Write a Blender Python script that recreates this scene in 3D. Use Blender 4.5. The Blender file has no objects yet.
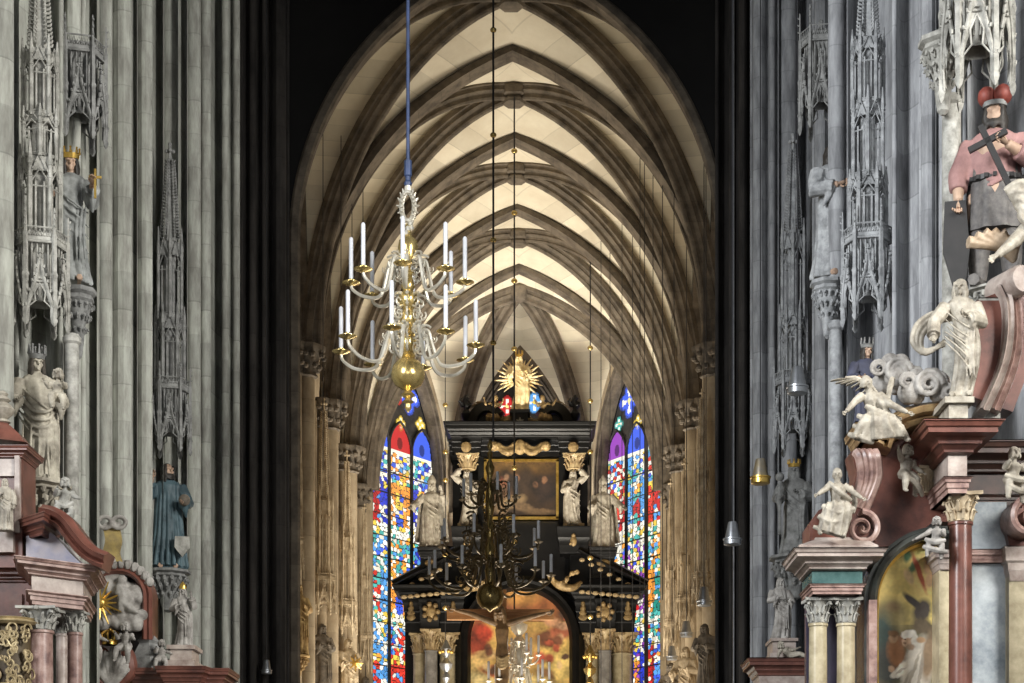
import bpy, bmesh, math, random
from math import sin, cos, pi, sqrt, radians as R, hypot, atan2
from mathutils import Vector as V, Matrix
random.seed(7)
scn = bpy.context.scene
C = scn.collection
F, CX, CY, EYE = 1800.0, 537.0, 880.0, 1.7

def W(px, py, d):
    "point seen at photo pixel (px, py) at distance d down the nave"
    return V(((px-CX)/F*d, d, EYE+(CY-py)/F*d))
def WX(px, d): return (px-CX)/F*d
def WZ(py, d): return EYE+(CY-py)/F*d

# ------------------------------------------------------------------ camera
cam = bpy.data.cameras.new('camera'); co = bpy.data.objects.new('camera', cam); C.objects.link(co)
co.location = (0, 0, EYE); co.rotation_euler = (pi/2, 0, 0)
cam.sensor_width = 36; cam.lens = F*36/1024
cam.shift_x = (512-CX)/1024; cam.shift_y = (CY-341.5)/1024
cam.clip_end = 300
scn.camera = co
scn.view_settings.view_transform = 'Standard'; scn.view_settings.look = 'None'
scn.view_settings.gamma = 1; scn.view_settings.use_curve_mapping = False

# ------------------------------------------------------------------ mesh builder
class M:
    def __init__(s): s.v = []; s.f = []
    def add(s, vs, fs):
        b = len(s.v); s.v += [tuple(p) for p in vs]; s.f += [tuple(i+b for i in f) for f in fs]; return s
    def box(s, x0, x1, y0, y1, z0, z1):
        return s.add([(x, y, z) for z in (z0, z1) for y in (y0, y1) for x in (x0, x1)],
                     [(0,2,3,1),(4,5,7,6),(0,1,5,4),(1,3,7,5),(3,2,6,7),(2,0,4,6)])
    def cbox(s, c, sx, sy, sz, rot=None):
        vs = [V((x, y, z)) for z in (-sz/2, sz/2) for y in (-sy/2, sy/2) for x in (-sx/2, sx/2)]
        if rot: vs = [rot @ p for p in vs]
        return s.add([p+V(c) for p in vs], [(0,2,3,1),(4,5,7,6),(0,1,5,4),(1,3,7,5),(3,2,6,7),(2,0,4,6)])
    def loft(s, rings, closed=True, cap=True):
        n = len(rings[0]); vs = [p for r in rings for p in r]; fs = []
        for i in range(len(rings)-1):
            for j in range(n if closed else n-1):
                k = (j+1) % n
                fs.append((i*n+j, i*n+k, (i+1)*n+k, (i+1)*n+j))
        if cap and closed:
            fs.append(tuple(reversed(range(n)))); fs.append(tuple(range((len(rings)-1)*n, len(rings)*n)))
        return s.add(vs, fs)
    def lathe(s, prof, n=16, c=(0,0,0), sx=1, sy=1, lobes=0, amp=0, ph=0, a0=0):
        rings = []
        for r, z in prof:
            ring = []
            for j in range(n):
                a = a0+2*pi*j/n; rr = max(r, 1e-4)*(1+(amp*cos(lobes*a+ph) if lobes else 0))
                ring.append((c[0]+rr*cos(a)*sx, c[1]+rr*sin(a)*sy, c[2]+z))
            rings.append(ring)
        return s.loft(rings)
    def ball(s, c, r, nu=10, nv=6):
        if not hasattr(r, '__len__'): r = (r, r, r)
        rings = []
        for i in range(1, nv):
            t = -pi/2+pi*i/nv
            rings.append([(c[0]+r[0]*cos(t)*cos(2*pi*j/nu), c[1]+r[1]*cos(t)*sin(2*pi*j/nu), c[2]+r[2]*sin(t)) for j in range(nu)])
        b = len(s.v); s.loft(rings, cap=False)
        s.v += [(c[0], c[1], c[2]-r[2]), (c[0], c[1], c[2]+r[2])]
        p, q = len(s.v)-2, len(s.v)-1
        for j in range(nu):
            k = (j+1) % nu
            s.f.append((b+k, b+j, p)); o = b+(nv-2)*nu; s.f.append((o+j, o+k, q))
        return s
    def tube(s, path, r, n=6, flat=1.0, tip=False):
        path = [V(p) for p in path]; m = len(path)
        rad = r if hasattr(r, '__len__') else [r]*m
        rings = []; prev = None
        for i, p in enumerate(path):
            t = (path[min(i+1, m-1)]-path[max(i-1, 0)])
            t = t.normalized() if t.length > 1e-9 else V((0, 0, 1))
            if prev is None:
                a = V((0, 0, 1)) if abs(t.z) < .9 else V((1, 0, 0))
                u = t.cross(a).normalized()
            else:
                u = prev-t*prev.dot(t)
                u = u.normalized() if u.length > 1e-6 else t.cross(V((0.3, 0.5, 0.8))).normalized()
            prev = u; w = t.cross(u)
            rings.append([p+(u*cos(2*pi*j/n)+w*sin(2*pi*j/n)*flat)*rad[i] for j in range(n)])
        return s.loft(rings)
    def sweep(s, path, normal, prof, cap=True):
        "sweep a rib profile (u along normal, v inward) along a path lying in a vertical plane"
        path = [V(p) for p in path]; nm = V(normal).normalized(); rings = []
        for i, p in enumerate(path):
            t = (path[min(i+1, len(path)-1)]-path[max(i-1, 0)]).normalized()
            inn = nm.cross(t).normalized()
            rings.append([p+nm*u+inn*v for u, v in prof])
        return s.loft(rings, closed=True, cap=cap)
    def prism(s, pts, y0, y1):
        "outline in x,z given depth from y0 to y1"
        n = len(pts); vs = [(x, y0, z) for x, z in pts]+[(x, y1, z) for x, z in pts]
        fs = [tuple(range(n)), tuple(reversed(range(n, 2*n)))]+[(i, i+n, (i+1) % n+n, (i+1) % n) for i in range(n)]
        return s.add(vs, fs)
    def zprism(s, pts, z0, z1):
        n = len(pts); vs = [(x, y, z0) for x, y in pts]+[(x, y, z1) for x, y in pts]
        fs = [tuple(reversed(range(n))), tuple(range(n, 2*n))]+[(i, (i+1) % n, (i+1) % n+n, i+n) for i in range(n)]
        return s.add(vs, fs)
    def mould(s, plan, prof, closed=False):
        "cornice: profile (out, z) carried with mitres along a plan polyline; 'out' is to the right of travel"
        P = [V((a, b)) for a, b in plan]; n = len(P); rings = []
        for i in range(n):
            d0 = (P[i]-P[i-1]) if (i > 0 or closed) else None
            d1 = (P[(i+1) % n]-P[i]) if (i < n-1 or closed) else None
            if d0 is None: d0 = d1
            if d1 is None: d1 = d0
            d0 = d0.normalized(); d1 = d1.normalized()
            n0 = V((d0.y, -d0.x)); n1 = V((d1.y, -d1.x)); b = n0+n1
            b = b/max(b.dot(n0), .25) if b.length > 1e-6 else n0
            rings.append([(P[i].x+b.x*o, P[i].y+b.y*o, z) for o, z in prof])
        if closed: rings.append(rings[0])
        return s.loft(rings, closed=True, cap=not closed)
    def xf(s, mat):
        s.v = [tuple(mat @ V(p)) for p in s.v]; return s
    def join(s, o, mat=None):
        vs = o.v if mat is None else [tuple(mat @ V(p)) for p in o.v]
        return s.add(vs, o.f)
    def build(s, name, mat, parent=None, smooth=35, loc=None):
        me = bpy.data.meshes.new(name); me.from_pydata(s.v, [], s.f)
        bm = bmesh.new(); bm.from_mesh(me); bmesh.ops.recalc_face_normals(bm, faces=bm.faces); bm.to_mesh(me); bm.free()
        me.materials.append(mat)
        if smooth:
            me.polygons.foreach_set('use_smooth', [True]*len(me.polygons))
            me.set_sharp_from_angle(angle=R(smooth))
        o = bpy.data.objects.new(name, me); C.objects.link(o)
        if parent: o.parent = parent
        if loc: o.location = loc
        return o

def tag(o, label, cat, group=None):
    o['label'] = label; o['category'] = cat
    if group: o['group'] = group
    return o
def thing(name, label, cat, loc=(0,0,0), rot=0, sc=1, group=None, tilt=0):
    o = bpy.data.objects.new(name, None); C.objects.link(o); o.empty_display_size = .2
    o.location = loc; o.rotation_euler = (tilt, 0, rot)
    o.scale = (sc, sc, sc) if not hasattr(sc, '__len__') else sc
    return tag(o, label, cat, group)
def struct(name, m, mat, smooth=35, parent=None):
    o = m.build(name, mat, parent, smooth)
    if not parent: o['kind'] = 'structure'
    return o
def dup(root, loc, label, rot=None, sc=None, group=None):
    r = root.copy(); C.objects.link(r); r.location = loc
    if rot is not None: r.rotation_euler = (0, 0, rot)
    if sc: r.scale = (sc, sc, sc) if not hasattr(sc, '__len__') else sc
    r['label'] = label
    if group: r['group'] = group
    for ch in list(root.children):
        c = ch.copy(); C.objects.link(c); c.parent = r
        for g in list(ch.children):
            d = g.copy(); C.objects.link(d); d.parent = c
    return r
def bake(o):
    "freeze an object's modifiers into its mesh"
    dg = bpy.context.evaluated_depsgraph_get()
    me = bpy.data.meshes.new_from_object(o.evaluated_get(dg)); o.modifiers.clear(); o.data = me
    me.polygons.foreach_set('use_smooth', [True]*len(me.polygons))
    return o
def melt(m, vox, smooth=2, fac=.4):
    "fuse overlapping shapes of a builder into one skin, returned as a new builder"
    o = m.build('melt', mats_tmp); r = o.modifiers.new('r', 'REMESH'); r.mode = 'VOXEL'; r.voxel_size = vox
    if smooth:
        q = o.modifiers.new('s', 'SMOOTH'); q.factor = fac; q.iterations = smooth
    bake(o); me = o.data; out = M()
    out.v = [tuple(x.co) for x in me.vertices]; out.f = [tuple(p.vertices) for p in me.polygons]
    bpy.data.objects.remove(o); return out
mats_tmp = bpy.data.materials.new('tmp')

# ------------------------------------------------------------------ materials
def mat(name, c1, c2=None, scale=3.0, rough=.8, metal=0, bump=.15, stretch=(1,1,1), joints=0, detail=6, spots=None, contrast=(.35,.65), c3=None, emit=0, spec=.5):
    m = bpy.data.materials.new(name); m.use_nodes = True; nt = m.node_tree; N = nt.nodes; L = nt.links
    b = N['Principled BSDF']; b.inputs['Roughness'].default_value = rough; b.inputs['Metallic'].default_value = metal; b.inputs['Specular IOR Level'].default_value = spec
    geo = N.new('ShaderNodeNewGeometry') if joints else N.new('ShaderNodeTexCoord')
    src = geo.outputs['Position'] if joints else geo.outputs['Object']
    mp = N.new('ShaderNodeMapping'); mp.inputs['Scale'].default_value = stretch; L.new(src, mp.inputs['Vector'])
    nz = N.new('ShaderNodeTexNoise'); nz.inputs['Scale'].default_value = scale; nz.inputs['Detail'].default_value = detail
    nz.inputs['Roughness'].default_value = .65; L.new(mp.outputs[0], nz.inputs['Vector'])
    rp = N.new('ShaderNodeValToRGB'); L.new(nz.outputs['Fac'], rp.inputs['Fac'])
    c2 = c2 or tuple(x*.6 for x in c1)
    rp.color_ramp.elements[0].position = contrast[0]; rp.color_ramp.elements[0].color = (*c2, 1)
    rp.color_ramp.elements[1].position = contrast[1]; rp.color_ramp.elements[1].color = (*c1, 1)
    if c3:
        e = rp.color_ramp.elements.new(.5*(contrast[0]+contrast[1])); e.color = (*c3, 1)
    col = rp.outputs['Color']; h = nz.outputs['Fac']
    if joints:
        sep = N.new('ShaderNodeSeparateXYZ'); L.new(geo.outputs['Position'], sep.inputs[0])
        def mth(op, a, bb):
            q = N.new('ShaderNodeMath'); q.operation = op
            for i, x in enumerate((a, bb)):
                if isinstance(x, (int, float)): q.inputs[i].default_value = x
                else: L.new(x, q.inputs[i])
            return q.outputs[0]
        zz = mth('DIVIDE', sep.outputs['Z'], joints); fr = mth('FRACT', zz, 0); ln = mth('LESS_THAN', fr, .035)
        fl = mth('FLOOR', zz, 0); wn = N.new('ShaderNodeTexWhiteNoise'); wn.noise_dimensions = '1D'; L.new(fl, wn.inputs['W'])
        k = mth('MULTIPLY', wn.outputs['Value'], .22); k = mth('ADD', k, .85)
        k2 = mth('MULTIPLY', ln, -.16); k = mth('ADD', k, k2)
        mx = N.new('ShaderNodeVectorMath'); mx.operation = 'SCALE'; L.new(col, mx.inputs[0]); L.new(k, mx.inputs['Scale']); col = mx.outputs[0]
        h = mth('SUBTRACT', h, ln)
    L.new(col, b.inputs['Base Color'])
    if bump:
        bp = N.new('ShaderNodeBump'); bp.inputs['Strength'].default_value = bump; bp.inputs['Distance'].default_value = .03
        L.new(h, bp.inputs['Height']); L.new(bp.outputs[0], b.inputs['Normal'])
    if emit:
        L.new(col, b.inputs['Emission Color']); b.inputs['Emission Strength'].default_value = emit
    return m
def vcol_mat(name, emit=0, rough=.5):
    m = bpy.data.materials.new(name); m.use_nodes = True; nt = m.node_tree; b = nt.nodes['Principled BSDF']
    a = nt.nodes.new('ShaderNodeVertexColor'); a.layer_name = 'Col'
    b.inputs['Roughness'].default_value = rough
    if emit:
        b.inputs['Base Color'].default_value = (.02, .02, .02, 1)
        nt.links.new(a.outputs[0], b.inputs['Emission Color']); b.inputs['Emission Strength'].default_value = emit
    else: nt.links.new(a.outputs[0], b.inputs['Base Color'])
    return m

pier_l = mat('grey_green_pier_stone', (.43,.44,.39), (.225,.22,.195), 4, .85, joints=.62, stretch=(1.6,1.6,.35), bump=.35)
pier_r = mat('blue_grey_pier_stone', (.385,.392,.402), (.19,.193,.202), 4, .85, joints=.62, stretch=(1.6,1.6,.35), bump=.35)
pier_d = mat('shadowed_pier_stone', (.062,.055,.050), (.016,.014,.0125), 1.4, .9, joints=.7, stretch=(1.5,1.5,.4), bump=.3)  # shade on the crossing piers is put into this near-black stone colour
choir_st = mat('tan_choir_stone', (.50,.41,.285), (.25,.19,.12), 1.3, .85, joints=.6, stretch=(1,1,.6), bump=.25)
rib_st = mat('brown_rib_stone', (.19,.155,.115), (.07,.056,.042), 2.2, .85, joints=.5, bump=.3)
web_st = mat('cream_vault_plaster', (.76,.70,.56), (.64,.57,.44), .8, .9, joints=.35, bump=.06)
carve_l = mat('carved_grey_stone', (.43,.42,.38), (.18,.175,.155), 6, .85, bump=.3)
carve_r = mat('carved_blue_grey_stone', (.41,.42,.425), (.17,.175,.18), 6, .85, bump=.3)
carve_d = mat('carved_dark_stone', (.27,.27,.26), (.11,.11,.105), 6, .85, bump=.3)
carve_t = mat('carved_tan_stone', (.60,.50,.35), (.28,.21,.13), 4, .85, bump=.3)
carve_k = mat('carved_brown_stone', (.20,.165,.125), (.06,.05,.04), 4, .85, bump=.3)
dark_wall = mat('shadow_black_wall', (.008,.0072,.0068), (.004,.0036,.0033), .7, .95, bump=.1)  # black shadow over the crossing wall, painted as its base colour
floor_m = mat('stone_floor_paving', (.25,.23,.2), (.15,.14,.12), 1, .7)
# ================================================================== CHOIR
XL, XR = -6.15, 4.65                       # clear width between the choir's wall shafts
XC, HA = (XL+XR)/2+.1, (XR-XL)/2
SPR, RISE = EYE+14.05, 7.95                # springing and height of the vault
CC = (RISE**2-HA**2)/(2*HA); RR = CC+HA
DT = [42.1, 47.8, 53.4, 59.0, 64.7]        # transverse arches
def zA(u):                                 # pointed profile, u = -1..1 across the span
    u = min(abs(u), 1.0); return sqrt(max(RR**2-(abs(u)*HA+CC)**2, 0))
RD = RISE+.30                              # the bays dome up to their bosses
def zD(t): return RD*(.72*sqrt(max(1-t*t, 0))+.28*zA(t)/RISE)
def arch(xc, ha, c, n=24):
    "points of a pointed arch from left to right springing: (x, z above springing)"
    r = c+ha; zt = sqrt(r*r-c*c); am = atan2(zt, c); L_ = []
    for i in range(n+1):
        a = am*i/n; L_.append((xc-(r*cos(a)-c), r*sin(a)))
    return L_+[(2*xc-x, z) for x, z in reversed(L_[:-1])]
def ribprof(w, d, up=.12):
    h = [(.5,-up),(.5,.10*d),(.40,.16*d),(.34,.34*d),(.38,.42*d),(.30,.50*d),(.19,.60*d),(.15,.76*d),(.17,.84*d),(.10,.96*d),(.0,d)]
    L_ = [(a*w, v) for a, v in h]
    return L_+[(-u, v) for u, v in reversed(L_[:-1])]

# vault webs, one per bay
for k in range(len(DT)-1):
    y0, y1 = DT[k], DT[k+1]; m = M(); NX, NY = 48, 32; vs = []
    for j in range(NY+1):
        vy = -1+2*j/NY
        for i in range(NX+1):
            ux = -1+2*i/NX
            u_, v_ = min(abs(ux), 1), min(abs(vy), 1)
            if v_ >= u_: q_ = (1-v_)/max(1-u_, 1e-6) if u_ < 1 else 0; z = zA(u_)+(zD(u_)-zA(u_))*q_
            else: q_ = (1-u_)/max(1-v_, 1e-6); z = zA(v_)+(zD(v_)-zA(v_))*q_
            vs.append((XC+ux*HA*1.04, (y0+y1)/2+vy*(y1-y0)/2, SPR+z+.02))
    m.add(vs, [(j*(NX+1)+i, j*(NX+1)+i+1, (j+1)*(NX+1)+i+1, (j+1)*(NX+1)+i) for j in range(NY) for i in range(NX)])
    o = struct('ceiling', m, web_st, 60)
    sol = o.modifiers.new('t', 'SOLIDIFY'); sol.thickness = .25; sol.offset = 1
# ribs
def rib(name, path, nrm, w, d, mt=rib_st):
    m = M(); m.sweep(path, nrm, ribprof(w, d)); return struct(name, m, mt, 30)
for y in DT[1:]:
    rib('vault_rib', [(x, y, SPR+z) for x, z in arch(XC, HA, CC, 26)], (0, -1, 0), .66, .42)
for k in range(len(DT)-1):
    y0, y1 = DT[k], DT[k+1]; ym, hh = (y0+y1)/2, (y1-y0)/2
    for sx in (-1, 1):
        P = [(XC+sx*HA*t, ym-hh*t*1.0*1, SPR+zD(t)) for t in [cos(pi/2*i/26) if i < 26 else 0 for i in range(27)]]
        Q = [(XC-sx*HA*t, ym+hh*t, SPR+zD(t)) for t in [cos(pi/2*i/26) if i < 26 else 0 for i in range(26, -1, -1)]]
        path = P+Q[1:]
        dv = V((Q[-1][0]-P[0][0], Q[-1][1]-P[0][1], 0)).normalized()
        nrm = V((-dv.y, dv.x, 0)); 
        # inward must point down: normal x tangent at the crown
        if nrm.cross(dv).z > 0: nrm = -nrm
        rib('vault_rib', path, nrm, .52, .40)
    for sx, xw in ((-1, XL), (1, XR)):     # wall ribs
        P = [(xw+.1*sx, ym+hh*u, SPR+zA(u)) for u in [-1+i/14 for i in range(29)]]
        rib('vault_rib', P, (1, 0, 0), .35, .3)
    b = M(); b.lathe([(.02,-.55),(.16,-.54),(.30,-.50),(.34,-.42),(.30,-.36),(.42,-.30),(.46,-.14),(.40,0),(.3,.1)], 12, (XC, ym, SPR+RD), lobes=6, amp=.06)
    struct('vault_boss', b, rib_st)
# apse -------------------------------------------------------------
YA, YE, HE = 64.7, 69.2, 2.6
KEY = V((XC, 66.7, SPR+RISE))
corn = [(XL, YA), (XC-HE, YE), (XC+HE, YE), (XR, YA)]
def ribz(t): return zA(1-t)
AH = [6.6, 6.5, 6.6]
def face_arch(A, B, h, n=20):
    a = (V(B)-V(A)).length/2; c = max((h*h-a*a)/(2*a), .01); L_ = arch(0, a, c, n)
    return [V((A[0]+(B[0]-A[0])*(x+a)/(2*a), A[1]+(B[1]-A[1])*(x+a)/(2*a), SPR+z)) for x, z in L_]
for q in range(3):
    ar = face_arch(corn[q], corn[q+1], AH[q]); m = M(); vs = []; T = 20
    for i in range(T+1):
        t = i/T; f = ribz(t)/RISE
        for p in ar:
            vs.append((p.x+(KEY.x-p.x)*t, p.y+(KEY.y-p.y)*t, p.z+(KEY.z-p.z)*f+.02))
    n = len(ar); m.add(vs, [(i*n+j, i*n+j+1, (i+1)*n+j+1, (i+1)*n+j) for i in range(T) for j in range(n-1)])
    o = struct('ceiling', m, web_st, 60)
# webs from the last transverse arch to the keystone
for sx in (-1, 1):
    m = M(); vs = []; T = 20; n = 24
    for i in range(T+1):
        t = i/T
        for j in range(n+1):
            u = 1-j/n
            p = V((XC+sx*HA*u, YA, SPR+zA(u)))
            vs.append((p.x+(KEY.x-p.x)*t, p.y+(KEY.y-p.y)*t, p.z+(SPR+max(zA(u*(1-t)), p.z-SPR)-p.z)*1+.02))
    m.add(vs, [(i*(n+1)+j, i*(n+1)+j+1, (i+1)*(n+1)+j+1, (i+1)*(n+1)+j) for i in range(T) for j in range(n)])
    struct('ceiling', m, web_st, 60)
for q, (x, y) in enumerate(corn):
    P = [(x+(KEY.x-x)*t, y+(KEY.y-y)*t, SPR+ribz(t)) for t in [1-cos(pi/2*i/22) for i in range(23)]]
    dv = V((KEY.x-x, KEY.y-y, 0)).normalized(); nrm = V((-dv.y, dv.x, 0))
    if nrm.cross(dv).z > 0: nrm = -nrm
    rib('vault_rib', P, nrm, .5, .5)
b = M(); b.lathe([(.02,-.6),(.3,-.55),(.42,-.4),(.45,-.1),(.3,.1)], 12, KEY, lobes=6, amp=.06); struct('vault_boss', b, rib_st)

# apse walls with window openings -----------------------------------
def face_frame(A, B):
    d = (V(B)-V(A)); L_ = d.length; d = d/L_; n = V((d.y, -d.x))   # n points into the room when A->B runs left to right
    return d, n, L_
def to_face(A, B, pts):    # (s along, out, z) -> world
    d, n, L_ = face_frame(A, B)
    return [V((A[0]+d.x*s+n.x*o, A[1]+d.y*s+n.y*o, z)) for s, o, z in pts]
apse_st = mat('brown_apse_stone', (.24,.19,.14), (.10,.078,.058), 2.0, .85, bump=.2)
WIN = [(.40, 4.95, 1.2, SPR+1.1, 4.95, 1.5), (.45, 4.75, 1.3, SPR+1.5, 4.75, 14.0), (.40, 4.95, 1.2, SPR+1.1, 4.95, 1.5)]
def pointed(s0, s1, zs, h, n=16):
    a = (s1-s0)/2; c = max((h*h-a*a)/(2*a), .01); return [(x, zs+z) for x, z in arch((s0+s1)/2, a, c, n)]
wins = []
for q in range(3):
    A, B = corn[q], corn[q+1]; d, n, L_ = face_frame(A, B)
    s0, s1, _, zs, h, zb = WIN[q]; s1 = min(s1, L_-.38); 
    wins.append((A, B, s0, s1, zs, h, zb))
    op = [(s0, zb)]+pointed(s0, s1, zs, h)+[(s1, zb)]
    # wall panel around the opening, split in a left and a right half
    m = M(); ztop = SPR+RISE+1
    mid = len(op)//2
    outer = []
    for s, z in op:
        t = (s-s0)/(s1-s0)
        outer.append((0 if t < .5 else L_, z) if z < zs+h*.6 else (L_*min(max((t-.15)/.7, 0), 1), ztop))
    vs = to_face(A, B, [(s, 0, z) for s, z in op]+[(s, 0, z) for s, z in outer]+[(0, 0, 0), (L_, 0, 0), (s0, 0, 0), (s1, 0, 0)])
    k = len(op); fs = [(i, i+1, k+i+1, k+i) for i in range(k-1)]
    fs.append((2*k+2, 2*k+3, k-1, 0)); fs.append((2*k, 2*k+2, 0, k)); fs.append((2*k+3, 2*k+1, 2*k-1, k-1))
    m.add(vs, fs)
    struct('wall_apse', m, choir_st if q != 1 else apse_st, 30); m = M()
    # splayed reveal with mouldings
    prof = [(0,0),(.10,-.02),(.10,-.10),(.16,-.12),(.20,-.06),(.27,-.10),(.27,-.22),(.33,-.30),(.38,-.24),(.44,-.30),(.46,-.48)]
    rings = []
    cs = (s0+s1)/2; cz = zs
    for (o_, dep) in prof:
        w = 1-o_/((s1-s0)/2)*.45
        rings.append(to_face(A, B, [(cs+(s-cs)*w, dep, (cz+(z-cz)*w) if z > zs else z) for s, z in op]))
    m.loft(rings, closed=False, cap=False)
    struct('trim_%d' % (q+2), m, rib_st, 30)  # darker rib stone stands in for the shade of the unlit splay

# stained glass ------------------------------------------------------
glass_m = vcol_mat('stained_glass_daylight', emit=1.25)
lead_m = mat('lead_and_stone_tracery', (.05,.045,.04), (.02,.02,.02), 4, .8)
PAL = [(.03,.05,.55),(.05,.12,.75),(.55,.02,.02),(.75,.05,.03),(.10,.35,.75),(.02,.28,.22),(.85,.60,.08),(.95,.90,.75),(.98,.95,.85),(.30,.06,.45),(.9,.85,.7),(.08,.45,.40),(.95,.35,.05)]
def lancet_color(rng, base, seed):
    "returns f(u, v_m) giving the glass colour; rows of canopies and standing figures"
    r = random.Random(seed)
    rows = [2.1, 1.1]*12; fig = []; z = 0
    cells = {}
    def f(u, v):
        # leaded cells: jittered grid nearest site
        gx, gy = u*6.2, v*6.4
        best = None; second = None
        ix, iy = int(math.floor(gx)), int(math.floor(gy))
        for a in (ix-1, ix, ix+1):
            for b_ in (iy-1, iy, iy+1):
                if (a, b_) not in cells:
                    q = random.Random(seed*7919+a*131+b_*17)
                    yy = (b_+.5)/6.4 % 3.2
                    band = int((b_+.5)/6.4/3.2); rb_ = random.Random(seed*31+band*7)
                    robe_, ground_, under_ = rb_.choice([2,3,12,1,5,4]), rb_.choice(base), rb_.choice([11,6,9,4])
                    mid_ = 2 <= a <= 3
                    if yy < .42: p = [7,8,10,6,11]                       # pale inscription band
                    elif yy < 1.15: p = [robe_]*6+[under_, 7] if mid_ else [ground_]*4+[8, 7]
                    elif yy < 1.75: p = [robe_]*3+[under_]*2 if mid_ else [ground_]*5+[8]
                    elif yy < 2.0: p = [7, 6, 12] if mid_ else [ground_]*4+[6]
                    else: p = [8,10,7,4,6,under_] if (a+b_) % 2 else [10,11,ground_,ground_,ground_,1]
                    cells[(a, b_)] = (a+.1+.8*q.random(), b_+.1+.8*q.random(), PAL[q.choice(p)], .75+.45*q.random())
                s = cells[(a, b_)]; dd = hypot(gx-s[0], gy-s[1])
                if best is None or dd < best[0]: second = best; best = (dd, s)
                elif second is None or dd < second[0]: second = (dd, s)
        edge = second[0]-best[0]
        c, k = best[1][2], best[1][3]
        if edge < .09: return (.012, .012, .014)
        if (v % .8) < .035: return (.01, .01, .01)
        return tuple(x*k for x in c)
    return f
def glass_panel(name, A, B, outline_fn, s0, s1, z0, z1, off, colf, parent, nu=32, dz=.036):
    "grid of leaded glass clipped to outline_fn(s, z)"
    me = bpy.data.meshes.new(name); vs = []; fs = []; cols = []; idx = {}
    nz = int((z1-z0)/dz); d, n, L_ = face_frame(A, B)
    def vid(i, j):
        if (i, j) not in idx:
            s = s0+(s1-s0)*i/nu; z = z0+(z1-z0)*j/nz
            idx[(i, j)] = len(vs); vs.append((A[0]+d.x*s+n.x*off, A[1]+d.y*s+n.y*off, z))
        return idx[(i, j)]
    for j in range(nz):
        for i in range(nu):
            s = s0+(s1-s0)*(i+.5)/nu; z = z0+(z1-z0)*(j+.5)/nz
            if outline_fn(s, z):
                fs.append((vid(i, j), vid(i+1, j), vid(i+1, j+1), vid(i, j+1))); cols.append(colf((s-s0)/(s1-s0), z-z0, s, z))
    me.from_pydata(vs, [], fs); a = me.color_attributes.new('Col', 'FLOAT_COLOR', 'CORNER')
    flat = []
    for c in cols: flat += [c[0], c[1], c[2], 1]*4
    a.data.foreach_set('color', flat)
    me.materials.append(glass_m); o = bpy.data.objects.new(name, me); C.objects.link(o); o.parent = parent; return o
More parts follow.
